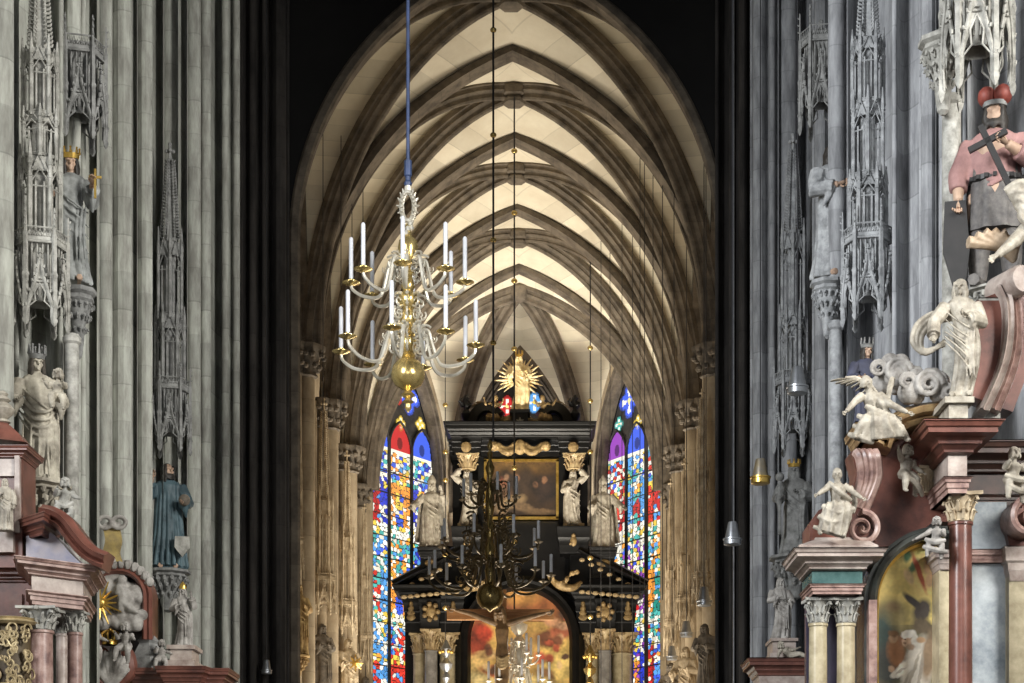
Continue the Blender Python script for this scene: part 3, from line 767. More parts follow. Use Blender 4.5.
    for i, zt in enumerate(zs[2:-1]):
        tm = M(); h = zt-zb; b0 = a0+(pi/n if i % 2 else 0)
        tm.lathe([(rr*.5, zb), (rr*.5, zt), (rr*.3, zt+.02*h)], n, a0=b0); tm.lathe([(rr*.98, zb-.02*h), (rr*1.02, zb), (rr*.98, zb+.03*h)], n, a0=b0); tm.lathe([(rr*.3, zb+.84*h), (rr*.9, zb+.80*h), (rr*.9, zt-.02*h), (rr*.3, zt+.03*h)], n, a0=b0)
        for k in range(n):
            A = hexpt(n, rr, k, b0); B = hexpt(n, rr, k+1, b0); mid = (A+B)/2; o = mid.normalized(); w = (B-A).length
            tm.lathe([(.10*rr, zb-.05*h), (.125*rr, zb), (.125*rr, zb+.7*h), (.17*rr, zb+.71*h), (.12*rr, zb+.74*h), (.11*rr, zb+.86*h), (.15*rr, zb+.87*h), (.01, zt+.18*h)], 6, (A.x, A.y, 0))
            tm.tube([A+V((0,0,zb+.62*h)), mid+o*.05*rr+V((0,0,zb+.82*h)), B+V((0,0,zb+.62*h))], .05*rr, 5)
            tm.tube([A+V((0,0,zb+.72*h)), mid+o*.08*rr+V((0,0,zt+.02*h)), B+V((0,0,zb+.72*h))], .045*rr, 5)
            crockets(tm, A+V((0,0,zb+.75*h)), mid+o*.08*rr+V((0,0,zt)), 3, .075*rr, o)
            [tm.tube([mid.lerp(A if q_ < 0 else B, abs(q_))*.95+V((0,0,zb)), mid.lerp(A if q_ < 0 else B, abs(q_))*.95+V((0,0,zb+.66*h))], .06*rr, 5) for q_ in (-.45, .45)]
            tm.tube([A+V((0,0,zb+.03*h)), B+V((0,0,zb+.03*h))], .05*rr, 5); tm.tube([A+V((0,0,zb+.6*h)), B+V((0,0,zb+.6*h))], .04*rr, 5)
        tm.build('lantern_tier', mt, t); zb = zt; rr *= .93
    sp = M(); zt = zs[-1]; h = zt-zb; rr *= .55
    sp.lathe([(rr, zb), (rr*.9, zb+.04*h), (rr*.22, zt-.10*h), (rr*.2, zt-.06*h)], n, a0=a0)
    nc = max(6, int(h/(rr*.55)))
    for k in range(n):
        A = hexpt(n, rr, k, a0); crockets(sp, A+V((0,0,zb+.03*h)), A*.25+V((0,0,zt-.12*h)), nc, rr*.30, A.normalized())
    finial(sp, V((0, 0, zt-.08*h)), max(rr*.9, .04*h)); sp.build('spire', mt, t)
    return t
def leafring(m, c, r, z, k, s, rng, droop=.4):
    for i in range(k):
        a = 2*pi*(i+.3*rng.random())/k; o = V((cos(a), sin(a), 0)); p = V(c)+o*r+V((0, 0, z))
        m.tube([p-o*s*.2-V((0,0,s)), p+o*s*.25-V((0,0,s*.2)), p+o*s*.75+V((0,0,s*.25)), p+o*s*1.0-V((0,0,s*droop))], [s*.3, s*.5, s*.5, s*.2], 5)
        m.ball(p+o*s*.8, s*.3, 5, 4)
def bracket(label, loc, r, h, mt, group=None):
    "leaf-carved corbel hanging below loc (its top)"
    t = thing('statue_bracket', label, 'bracket', loc, 0, group=group); m = M(); rng = random.Random(int(loc[0]*100))
    m.lathe([(r*.08,-h),(r*.25,-h*.95),(r*.32,-h*.8),(r*.42,-h*.5),(r*.72,-h*.28),(r*.80,-h*.2)], 12)
    m.build('corbel', mt, t)
    for rr, zz, k, s in ((.74,.24,16,.20), (.60,.40,13,.19), (.42,.58,10,.17)):
        q = M(); leafring(q, (0,0,0), r*rr, -h*zz, k, r*s, rng); q.build('leaf_carving', mt, t)
    q = M(); q.lathe([(r*.7,-h*.22),(r*.92,-h*.16),(r*.86,-h*.10),(r*1.05,-h*.06),(r*1.05,0),(r*.3,0)], 8, a0=pi/8); q.build('slab', mt, t)
    return t
def corinth(m, c, r, h, n=8, ab=True):
    "corinthian capital standing on c"
    m.lathe([(r,0),(r*1.1,.03*h),(r,.06*h),(r*.98,.5*h),(r*1.15,.8*h),(r*1.3,.88*h)], 14, c)
    for row, (z, s) in enumerate(((.08, .34), (.34, .36))):
        for i in range(n):
            a = 2*pi*(i+.5*row)/n; o = V((cos(a), sin(a), 0)); p = V(c)
            m.tube([p+o*r*1.0+V((0,0,z*h)), p+o*r*1.10+V((0,0,(z+s*.5)*h)), p+o*r*1.30+V((0,0,(z+s*.95)*h)), p+o*r*1.48+V((0,0,(z+s*.85)*h))], [r*.30, r*.28, r*.22, r*.12], 6, .5)
    for i in range(4):
        a = pi/4+i*pi/2; o = V((cos(a), sin(a), 0)); p = V(c)+V((0,0,.78*h))
        m.tube([p+o*r*1.0-V((0,0,.25*h)), p+o*r*1.35, p+o*r*1.65+V((0,0,.06*h)), p+o*r*1.75-V((0,0,.06*h)), p+o*r*1.58-V((0,0,.09*h))], [r*.10, r*.16, r*.18, r*.15, r*.08], 6)
        a = i*pi/2; o = V((cos(a), sin(a), 0)); m.ball(V(c)+o*r*1.38+V((0,0,.92*h)), r*.2, 6, 4)
    if ab:
        k = r*1.62; b = [(-k,-k),(-k*.4,-k*.82),(k*.4,-k*.82),(k,-k),(k*.82,-k*.4),(k*.82,k*.4),(k,k),(k*.4,k*.82),(-k*.4,k*.82),(-k,k),(-k*.82,k*.4),(-k*.82,-k*.4)]
        m.zprism([(c[0]+x, c[1]+y) for x, y in b], c[2]+.88*h, c[2]+h)
# ================================================================== STATUES AND CANOPIES ON THE NAVE PIERS
def tower(px, d, pys, wpx, mt, label, n=6, dz=0, **kw):
    "canopy tower from photo heights: pys = hood bottom, hood top, tier tops.., spire top"
    p = W(px, pys[0], d); s = d/F
    kw.setdefault('rot', atan2(-p.x, p.y))
    return canopy(label, p, wpx/2*s, [(pys[0]-y)*s for y in pys], mt, n, **kw)
tower(40, 23.9, [328,240,160,118,52,-60], 52, carve_l, 'tall pale stone statue canopy with lantern tiers above the Madonna at the left edge')
tower(79, 25.2, [142,50], 50, carve_d, 'dark box-shaped stone canopy high on the left pier beside the tall canopy tower', n=6, box=True)
tower(170, 32.0, [452,385,318,243,150], 38, carve_d, 'slender dark spired canopy above the statue in the blue-green robe')
tower(868, 25.5, [322,235,178,105,40,-70], 48, carve_r, 'tall grey canopy tower with paired lantern shafts on the right pier')
tower(821, 28.0, [130,38], 40, carve_d, 'dark box-shaped stone canopy high on the right pier')
tower(793, 35.0, [450,378,315,235,140], 36, carve_r, 'slender spired canopy above the dark statue in a gilt crown')
tower(977, 22.4, [92,-60], 66, carve_l, 'pale gabled canopy with trefoil tracery at the top right corner', box=True)
# colonnettes carrying brackets
def colonnette(px0, px1, y0, d, mt, label):
    r = (px1-px0)/2/F*d; z = WZ(y0, d); t = thing('colonnette', label, 'column', (WX((px0+px1)/2, d), d, 0))
    m = M(); m.lathe([(r*1.4,0),(r*1.4,.4),(r,.5),(r,z)], 16); m.build('shaft', mt, t)
    m = M(); m.lathe([(r,0),(r*1.3,.03),(r*1.35,.09),(r*1.05,.12),(r*1.0,.14)], 16, (0,0,z)); m.build('neck_ring', mt, t); return t
colonnette(65, 79, 345, 24.3, carve_l, 'pale stone colonnette on the left pier beside the Madonna statue')
colonnette(829, 842, 331, 26.6, carve_r, 'grey stone colonnette beside the canopy tower on the right pier')
colonnette(942, 961, 107, 22.9, carve_l, 'round stone colonnette beside the red-capped king, under the upper right bracket')
bracket('leaf-carved stone bracket atop the colonnette by the Madonna canopy', W(78, 290, 24.6), .24, .95, carve_d)
bracket('leaf-carved stone bracket on the right pier left of the canopy tower', W(828, 282, 26.8), .26, .85, carve_r)
bracket('pale leaf-carved bracket with sloped slab at the upper right, above the colonnette', W(943, 40, 22.7), .30, .95, carve_l)
# upper statues half hidden behind the towers
skin = mat('painted_skin', (.46,.32,.23), (.30,.19,.13), 3, .6, bump=.05)
gold = mat('gilding', (.85,.58,.16), (.50,.30,.06), 4, .32, metal=.9, bump=.15)
blackhair = mat('dark_hair_paint', (.035,.028,.022), (.012,.01,.008), 6, .6)
def crown_on(parent, mm, s, mt, tall=.35, name='crown'):
    m = M(); b = M(); n = 16
    b.lathe([(.40*s,.22*s),(.44*s,.22*s),(.50*s,.5*s),(.46*s,.5*s),(.40*s,.24*s)], n)
    for i in range(8):
        a = 2*pi*i/8; p = V((.48*s*cos(a), .48*s*sin(a), .48*s)); b.tube([p, p+V((0,0,tall*s*.6)), p+V((0,0,tall*s))], [.09*s,.06*s,.03*s], 5); b.ball(p+V((0,0,tall*s)), .07*s, 5, 4)
    m.join(b, mm); m.build(name, mt, parent)
p = W(71, 285, 24.9); Hs = 130/F*24.9
t, mm = statue('saint_statue', 'weathered stone saint on a leaf bracket below the dark box canopy, left pier', p, Hs, carve_d, rot=.2, left='hold', right=((.16,-.05,.62),(.17,-.18,.72)), ph=1, sway=-.03, skin_mat=skin, robe_mat=mat('grey_blue_robe_stone', (.30,.31,.30), (.12,.125,.12), 5, .8), hair_mat=blackhair, tilt=.15)
m = M(); q_ = V((.19*Hs, -.22*Hs, .70*Hs)); m.cbox(q_+V((0,0,.02)), .03, .03, .40); m.cbox(q_+V((0,0,.11)), .17, .03, .03); m.build('gilt_cross', gold, t)
crown_on(t, mm, .135*Hs, gold, .3)
t, mm = statue('saint_statue', 'grey robed saint in a blue collar on the bracket beside the right canopy tower', W(831, 281, 27.4), 135/F*27.4, carve_r, rot=.5, left='fold', right='hold', ph=2.2, skin_mat=skin, robe_mat=carve_r, hair_mat=blackhair)
# Madonna and child
d = 24.0; s = d/F; H = 128*s
stone_m = mat('warm_carved_stone', (.50,.46,.37), (.16,.14,.11), 4, .8, bump=.2)
def drap(bd, tg, H):
    for k in range(4): swag(tg, H, [(-.14, -.03, .66-.05*k), (-.03, -.14, .52-.06*k), (.09, -.15, .52-.06*k), (.15, -.05, .62-.05*k)], .014)
    for k in range(4): swag(tg, H, [(-.10+.06*k, -.13, .42), (-.11+.065*k, -.16, .2), (-.13+.075*k, -.17, .02)], .012)
t, mm = statue('madonna_statue', 'stone crowned Madonna holding a child, standing under the canopy on the left pier', W(37, 483, d), H, stone_m, rot=.25, left='hold', right=((.17,-.06,.60),(.20,-.15,.62)), sway=.035, ph=.4, amp=.16, knee=.04, turn=.25, extra=drap, flare=1.05, hairk='long', hair_mat=mat('dark_stone_hair', (.10,.085,.065), (.045,.038,.03), 5, .8))  # hair made darker than the stone figure, to contrast with the face
crown_on(t, mm, .135*H, carve_d, .5)
ch = dict(pelvis=(0,0,.10), chest=(.02,-.02,.34), head=(.02,-.04,.58), elbow=[(-.17,-.08,.28),(.17,-.10,.30)], hand=[(-.26,-.16,.38),(.10,-.26,.36)], knee=[(-.12,-.25,.08),(.12,-.24,.05)], foot=[(-.10,-.25,-.18),(.12,-.26,-.2)])
posed('child_statue', 'small bare stone child held on the arm of the left Madonna', W(57, 402, d-.5), .62, stone_m, ch, chub=1.2, rot=.3, turn=-.4)
bracket('broad drum-shaped leaf bracket under the feet of the left Madonna', W(38, 484, d), .42, .62, stone_m)
pu = dict(pelvis=(0,0,.16), chest=(.03,-.02,.42), head=(.02,-.08,.70), elbow=[(-.20,-.10,.36),(.22,-.05,.36)], hand=[(-.16,-.28,.48),(.34,-.16,.30)], knee=[(-.16,-.22,.06),(.16,-.20,.02)], foot=[(-.20,-.24,-.24),(.14,-.14,-.30)])
def putto(label, px, py, d, hpx, mt, rot=0, J=pu, name='putto', **kw):
    return posed(name, label, W(px, py, d), hpx/F*d, mt, J, rot=rot, chub=1.25, cat='statue', **kw)
putto('stone putto seated against the drum bracket under the left Madonna', 64, 512, 23.2, 44, carve_l, .3, drape=[([(-.2,-.2,.2),(0,-.25,.05),(.2,-.2,.2)],.06),([(-.2,-.15,.0),(0,-.25,-.15),(.2,-.2,-.05)],.06)])
# blue robed Christ
d = 32.6; s = d/F; H = 106*s
blue = mat('blue_green_robe_paint', (.075,.125,.145), (.02,.04,.05), 3, .6, bump=.15)
def cl(bd, tg, H):
    for k in range(15):
        a = -pi/2+(k-7)*.33; w = .010*(k % 3)
        tg.tube([(cos(a)*.10*H, sin(a)*.08*H, .74*H), (cos(a)*.118*H, sin(a)*.098*H, .58*H), (cos(a+.02)*.135*H, sin(a)*.118*H, .35*H), (cos(a-.02)*(.165+w)*H, sin(a)*(.145+w)*H, .02*H)], [.012*H,.016*H,.018*H,.022*H], 6)
t, mm = statue('christ_statue', 'bearded figure in a long blue-green robe, one hand raised, under the slender left canopy', W(168, 570, d), H, skin, rot=.2, left='raise', right='hold', sway=.01, n=12, ph=.2, amp=.24, hair_mat=blackhair, robe_mat=blue, beard=.25, mantle=False, extra=cl, turn=.5, tilt=0, flare=1.12)
m = M(); m.ball((.15*H, -.22*H, .62*H), .055*H, 12, 8); m.build('orb', carve_k, t)
m = M(); pts = [(-.12,.26),(.12,.26),(.13,.06),(.0,-.12),(-.13,.06)]
m.prism([(.13*H+x*.55*H, .05*H+.10*H+z*.5*H) for x, z in pts], -.23*H, -.19*H); m.build('shield', carve_l, t)
bracket('leaf-carved bracket under the blue-green robed statue', W(168, 571, d), .40, .75, carve_d)
# crowned king on right, dark
d = 35.2; s = d/F; H = 92*s
t, mm = statue('king_statue', 'dark stone bearded king in a gilt crown and short tunic, under the slender right canopy', W(794, 556, d), H, carve_d, rot=-.15, left='hold', right='fold', ph=1.1, beard=.4, mantle=True, amp=.08)
crown_on(t, mm, .135*H, gold, .3)
m = M(); m.tube([(-.15*H,-.2*H,.2*H),(-.15*H,-.2*H,.8*H)], .02*H, 6); m.ball((-.15*H,-.2*H,.82*H), .05*H); m.build('sceptre', carve_d, t)
bracket('leaf-carved bracket under the dark crowned king on the right pier', W(794, 557, d), .48, .85, carve_d)
# painted margrave with red cap and cross, right edge
d = 22.75; s = d/F; H = 187*s
pink = mat('pink_painted_cloak', (.34,.19,.175), (.17,.085,.08), 3, .7, bump=.15)
mail = mat('grey_mail_paint', (.125,.115,.105), (.05,.045,.045), 9, .6, bump=.4)
redcap = mat('red_cap_paint', (.27,.06,.04), (.13,.025,.018), 4, .6)
blackwood = mat('black_painted_wood', (.02,.018,.018), (.01,.01,.01), 4, .5)
t = thing('king_statue', 'painted statue in a red cap and pink cloak holding a black cross, right edge', 'statue', W(995, 290, d), -.25)
b = M()
for q in (-1, 1):
    b.tube([(q*.065*H,0,.50*H),(q*.075*H,-.02*H,.38*H),(q*.08*H,-.03*H,.27*H),(q*.082*H,-.0*H,.17*H),(q*.085*H,.01*H,.04*H)], [.085*H,.075*H,.052*H,.05*H,.032*H], 10)
    b.tube([(q*.085*H,.02*H,.03*H),(q*.11*H,-.13*H,.02*H)], [.036*H,.026*H], 6)
b.tube([(0,0,.44*H),(0,0,.52*H),(0,0,.62*H),(0,-.01*H,.74*H),(0,0,.80*H),(0,-.005*H,.86*H),(0,-.015*H,.91*H)], [.105*H,.125*H,.105*H,.125*H,.10*H,.045*H,.04*H], 12)
mm = head(b, V((0,-.02*H,.93*H)), .135*H, -.15, .05)
A_ = [((-.115,0,.78),(-.19,-.02,.62),(-.19,-.08,.46)),((.115,0,.78),(.20,-.08,.64),(.06,-.20,.70))]
for sh, e, h_ in A_:
    b.tube([V(sh)*H, V(e)*H, V(h_)*H], [.055*H,.045*H,.026*H], 8)
b2 = melt(b, H/95, 1)
for sh, e, h_ in A_: hand(b2, V(h_)*H, (V(h_)-V(e)), .10*H, 1)
b2.build('body', skin, t, 60)
m = M(); nn = 40; rings = []
for z, r in ((.30,.155),(.36,.15),(.44,.144),(.50,.142),(.56,.138),(.62,.132),(.66,.125)):
    rings.append([(r*H*cos(2*pi*j/nn)*(1+.05*cos(10*2*pi*j/nn)), r*.85*H*sin(2*pi*j/nn)*(1+.05*cos(10*2*pi*j/nn)), z*H) for j in range(nn)])
m.loft(rings)
for q in (-1, 1):
    m.tube([(q*.082*H,-.03*H,.30*H),(q*.082*H,-.02*H,.26*H),(q*.084*H,.0,.17*H),(q*.087*H,.01*H,.05*H)], [.068*H,.062*H,.058*H,.045*H], 9)
    m.ball((q*.085*H,-.05*H,.27*H), .05*H, 8, 6); m.tube([(q*.085*H,.02*H,.03*H),(q*.11*H,-.14*H,.022*H)], [.042*H,.032*H], 7)
m.build('mail_skirt_and_greaves', mail, t, 50)
m = M(); m.lathe([(.140*H,.555*H),(.150*H,.56*H),(.150*H,.585*H),(.140*H,.59*H)], 24, sy=.85)
for j in range(20): m.cbox((.150*H*cos(j*pi/10), .130*H*sin(j*pi/10), .572*H), .02*H, .02*H, .022*H)
m.build('belt', blackwood, t)
m = M(); rings = []
for z, r in ((.575,.142),(.60,.136),(.66,.134),(.74,.138),(.79,.136),(.825,.10),(.85,.06)):
    rings.append([(r*H*cos(2*pi*j/nn)*(1+.03*cos(7*2*pi*j/nn)), r*.86*H*sin(2*pi*j/nn)*(1+.03*cos(7*2*pi*j/nn)), z*H) for j in range(nn)])
m.loft(rings)
for sh, e, h_ in A_: m.tube([V(sh)*H, V(sh).lerp(V(e),.5)*H, V(e)*H, V(e).lerp(V(h_), .6)*H], [.066*H,.064*H,.06*H,.05*H], 9)
for k in range(6): swag(m, H, [(.14,-.0,.80-.02*k),(.05,-.125,.70-.03*k),(-.04,-.12,.66-.03*k),(-.12,-.02,.74-.03*k)], .012)
melt(m, H/95, 1).build('cloak', pink, t, 60)
hm = M(); hair(hm, .135*H, mm, 'long'); s_ = .135*H; bb = M()
for i in range(-4, 5): bb.tube([(i*.07*s_, -.32*s_+.035*s_*abs(i), -.22*s_), (i*.075*s_, -.42*s_+.03*abs(i)*s_, -.45*s_), (i*.04*s_, -.40*s_, -.72*s_+.05*abs(i)*s_)], [.09*s_, .10*s_, .03*s_], 5)
hm.join(bb, mm); melt(hm, H/110, 1).build('hair', blackhair, t, 60)
m = M(); bb = M(); bb.lathe([(.42*s_,.26*s_),(.47*s_,.26*s_),(.48*s_,.44*s_),(.43*s_,.44*s_)], 18)
m.join(bb, mm); m.build('hat_band', carve_d, t)
m = M(); bb = M()
for q in (-1, 1): bb.ball((q*.31*s_, 0, .72*s_), (.36*s_, .44*s_, .40*s_), 14, 10)
m.join(bb, mm); m.build('red_cap', redcap, t)
m = M(); rt = Matrix.Rotation(R(-24), 4, 'Y')
cr = M(); cr.cbox((0,0,-.09*H), .03*H, .026*H, .54*H); cr.cbox((0,0,.09*H), .21*H, .026*H, .03*H)
m.join(cr, Matrix.Translation((-.0*H,-.25*H,.62*H)) @ rt); m.build('cross', blackwood, t)
m = M(); pts = [(-.26,.46),(-.15,.46),(-.13,.20),(-.15,.02),(-.22,.02),(-.27,.2)]
m.prism([(x*H, z*H) for x, z in pts], -.10*H, -.05*H); m.build('shield', blackwood, t)
bracket('leaf-carved bracket beneath the red-capped king at the right edge', W(995, 291, d), .36, .45, carve_l)
# ================================================================== BAROQUE ALTAR PARTS
from mathutils import noise
class Fr:
    "local frame of a piece standing at distance d: .p gives the local point seen at a photo pixel, dy metres behind d"
    def __init__(s, px0, d, z0=0): s.d = d; s.o = V((WX(px0, d), d, z0)); s.s = d/F
    def p(s, px, py, dy=0): return W(px, py, s.d+dy)-s.o
    def x(s, px, dy=0): return WX(px, s.d+dy)-s.o.x
    def z(s, py, dy=0): return WZ(py, s.d+dy)-s.o.z
def marble(name, c1, c2, c3, scale=2.5, rough=.28):
    return mat(name, c1, c2, scale, rough, c3=c3, bump=.02, detail=10, contrast=(.30,.68))
red_mb = mat('red_marble', (.19,.075,.055), (.075,.03,.024), 3, .3, bump=.02, detail=10, c3=(.14,.055,.04))
pink_mb = mat('pink_marble', (.42,.30,.26), (.15,.085,.075), 6, .35, bump=.03, detail=10, c3=(.30,.19,.16))
pale_mb = mat('pale_veined_marble', (.50,.43,.38), (.24,.18,.155), 4, .35, bump=.03, detail=10)
tan_mb = mat('yellow_tan_marble', (.52,.45,.30), (.28,.23,.14), 4, .3, bump=.02, detail=10)
green_mb = mat('green_marble', (.10,.18,.165), (.03,.075,.075), 3, .2, bump=.01, detail=10)
grey_mb = mat('grey_cloudy_marble', (.46,.49,.50), (.16,.19,.215), 2.2, .35, bump=.02, detail=10)
ochre_mb = mat('ochre_gilded_moulding', (.42,.29,.14), (.18,.10,.05), 6, .45, metal=.15, bump=.1)
cream_st = mat('cream_sculpture_stone', (.45,.41,.335), (.19,.165,.13), 6, .6, bump=.15)
grey_sc = mat('grey_stucco', (.42,.40,.37), (.16,.145,.13), 5, .8, bump=.2)
black_mb = mat('black_marble', (.007,.0066,.0062), (.003,.003,.003), 3, .45, bump=.03, spec=.22)
cap_tan = mat('tan_gilt_capital', (.50,.39,.22), (.24,.16,.08), 5, .5, metal=.1, bump=.15)
grey_col = mat('grey_column_marble', (.34,.33,.31), (.16,.15,.14), 2, .2, bump=.01)
dimgold = mat('dim_gilding', (.36,.25,.11), (.12,.075,.03), 6, .6, metal=.25, bump=.2)
def dsteps(z0, z1, o0, o1, kind='cornice'):
    "profile points (out, z) from bottom to top"
    h = z1-z0; w = o1-o0
    if kind == 'cornice': L_ = [(0,0),(.12,.06),(.12,.14),(.3,.30),(.36,.30),(.36,.40),(.5,.52),(.80,.58),(.80,.74),(.88,.78),(.94,.92),(1,.94),(1,1)]
    elif kind == 'arch': L_ = [(0,0),(0,.28),(.3,.32),(.3,.62),(.6,.66),(.6,.82),(.85,.9),(1,.94),(1,1)]
    else: L_ = [(0,0),(0,1)]
    return [(o0+a*w, z0+b*h) for a, b in L_]
def ent(m, plan, prof, closed=False):
    zs = [p[1] for p in prof]; P = [(-.06, min(zs))]+prof+[(-.06, max(zs))]
    m.mould(plan, P, closed)
def slab(m, plan, z0, z1): m.zprism(plan, z0, z1)
def column(fr, root, px, wpx, yt, yc, dy, shaft_m, cap_m, label=None, base=True, zfloor=None, flute=False):
    "capital top at photo row yt, capital foot at yc, shaft down to the plinth"
    x, _, _ = fr.p(px, yc, dy); zt, zc = fr.z(yt, dy), fr.z(yc, dy); r = wpx/2*(fr.d+dy)/F; zf = (0 if zfloor is None else zfloor)-fr.o.z
    m = M(); zb = zf+1.2
    m.lathe([(r*.98,zb),(r*1.06,zb+(zc-zb)*.33),(r,zb+(zc-zb)*.75),(r*.96,zc-.04),(r*1.08,zc-.03),(r*1.08,zc)], 24, (x, dy, 0))
    o = m.build('column', shaft_m, root)
    b = M(); b.lathe([(r*1.4,zf+.95),(r*1.4,zf+1.0),(r*1.2,zf+1.06),(r*1.3,zf+1.12),(r*1.02,zf+1.2)], 20, (x, dy, 0)); b.box(x-r*1.5, x+r*1.5, dy-r*1.5, dy+r*1.5, zf, zf+.95)
    b.build('column_base', pale_mb if shaft_m != grey_col else black_mb, o)
    c = M(); corinth(c, (x, dy, zc), r*.98, zt-zc); c.build('capital', cap_m, o, 40)
def rectplan(x0, x1, yf, yb): return [(x0, yb), (x0, yf), (x1, yf), (x1, yb)]
def block(name, mt, root, x0, x1, yf, yb, prof):
    m = M(); ent(m, rectplan(x0, x1, yf, yb), prof)
    zs = [p[1] for p in prof]; m.box(x0+.006, x1-.006, yf+.006, yb-.006, min(zs), max(zs)); 
    # lid reaching out under the top edge
    k = prof[-1][0]; m.box(x0-k, x1+k, yf-k, yb, max(zs)-.012, max(zs)); return m.build(name, mt, root, 30)
def volute(m, c, r, w, turns=1.6, flip=1, th=.24, a0=0):
    "scroll in the x-z plane, w deep"
    n = int(30*turns); rings = []
    for i in range(n+1):
        t = i/n; a = a0+flip*2*pi*turns*t; q = r*(1-.85*t); k = th*r*(1-.6*t)
        ring = []
        for (u, v) in ((0,-.5),(.5,-.55),(1,-.5),(1,.5),(.5,.55),(0,.5)):
            rr = q-k*u; ring.append((c[0]+rr*cos(a), c[1]+v*w, c[2]+rr*sin(a)))
        rings.append(ring)
    m.loft(rings); m.ball(c, (r*.22, w*.62, r*.22), 8, 6)
    m.lathe([(r*.9, 0), (r*.9, .01)], 20) if 0 else None
def curvemold(m, pts, prof, nrm=(0,-1,0)):
    m.sweep(pts, nrm, prof)
def cloud(name, label, loc, R_, mt, seed, n=16, sx=1.3, sz=.8, swirl=True, sy=.6):
    r = random.Random(seed); m = M()
    for i in range(n):
        a, q = 2*pi*r.random(), sqrt(r.random()); k = R_*(.25+.25*r.random())
        m.ball((cos(a)*q*R_*sx*.7, (r.random()-.5)*R_*sy, sin(a)*q*R_*sz*.7), (k, k*.8, k), 8, 6)
    if swirl:
        for c_, r0 in (((0, -R_*.45, 0), R_*.55), ((R_*.6*sx, -R_*.35, -R_*.3), R_*.36), ((-R_*.6*sx, -R_*.35, R_*.15), R_*.36)):
            m.tube([(c_[0]+r0*(1-.8*t/24)*cos(.5*t), c_[1]-.12*R_*t/24, c_[2]+r0*(1-.8*t/24)*sin(.5*t)) for t in range(25)], [r0*.26*(1-.5*t/24) for t in range(25)], 6)
    o = melt(m, R_/28, 2).build(name, mt, None, 60, loc); return tag(o, label, 'cloud carving')
pic_m = vcol_mat('oil_paint_on_canvas', rough=.6)
def canvas(name, fr, root, inside, px0, px1, py0, py1, dy, colf, step=.6):
    vs, fs, cols, idx = [], [], [], {}
    nu, nv = int((px1-px0)/step), int((py1-py0)/step)
    def vid(i, j):
        if (i, j) not in idx: idx[(i, j)] = len(vs); vs.append(tuple(fr.p(px0+(px1-px0)*i/nu, py0+(py1-py0)*j/nv, dy)))
        return idx[(i, j)]
    for j in range(nv):
        for i in range(nu):
            px, py = px0+(px1-px0)*(i+.5)/nu, py0+(py1-py0)*(j+.5)/nv
            if inside(px, py): fs.append((vid(i, j), vid(i, j+1), vid(i+1, j+1), vid(i+1, j))); cols.append(colf(px, py))
    me = bpy.data.meshes.new(name); me.from_pydata(vs, [], fs); a = me.color_attributes.new('Col', 'FLOAT_COLOR', 'CORNER'); fl = []
    for c in cols: fl += [c[0], c[1], c[2], 1]*4
    a.data.foreach_set('color', fl); me.materials.append(pic_m); o = bpy.data.objects.new(name, me); C.objects.link(o); o.parent = root; return o
def blobs(base, L_, seed=1, nscale=.06, namp=.5):
    "painterly colour field: base(px, py) then soft strokes (cx, cy, rx, ry, angle, colour, softness)"
    def f(px, py):
        c = list(base(px, py)); q = noise.noise(V((px*nscale, py*nscale, seed))); q2 = noise.noise(V((px*nscale*4, py*nscale*4, seed+9)))
        for cx, cy, rx, ry, an, col, so in L_:
            X_, Y_ = px-cx+q*1.6+q2*.8, py-cy+q2*1.0; ca, sa = cos(an), sin(an)
            dd = hypot((X_*ca+Y_*sa)/rx, (-X_*sa+Y_*ca)/ry)
            w = min(max((1-dd)/so+.5, 0), 1)
            for i in range(3): c[i] += (col[i]-c[i])*w
        k = 1+namp*q+namp*.5*q2
        return [max(x*k, .002) for x in c]
    return f
# ================================================================== RIGHT SIDE ALTAR
fr = Fr(880, 22.0); T = thing('side_altar', 'red and tan marble baroque altar with twin columns at the right edge', 'altar', fr.o)
P = fr.p; X_ = fr.x; Z_ = fr.z
# twin columns, entablature with green panel
for px in (818, 846): column(fr, T, px, 18.5, 599, 624, -.05, tan_mb, carve_l)
m = M(); m.box(X_(810), X_(856), .30, .45, 0, Z_(600)); m.build('pier_back', mat('dark_blue_marble', (.05,.04,.07), (.02,.02,.035), 3, .3, bump=.02), T)
x0, x1 = X_(809), X_(857)
block('architrave', pink_mb, T, x0, x1, -.30, .5, dsteps(Z_(598), Z_(588), 0, .05, 'arch'))
block('green_frieze', green_mb, T, x0-.01, x1+.01, -.31, .5, dsteps(Z_(588), Z_(575), 0, 0, 'x'))
block('cornice', pale_mb, T, x0, x1, -.32, .5, dsteps(Z_(575), Z_(556), .02, .27))
m = M(); a = [(x0-.2, -.52), (x1+.16, -.52), (x1+.16, .5), (x0-.2, .5)]; b = [(x0+.02, -.36), (x1+.05, -.36), (x1+.05, .5), (x0+.02, .5)]
m.loft([[(x, y, Z_(556)) for x, y in a], [(x, y, Z_(553)) for x, y in a], [(x, y, Z_(545)) for x, y in b], [(x, y, Z_(543)) for x, y in b]]); m.build('sloped_plinth', pale_mb, T)
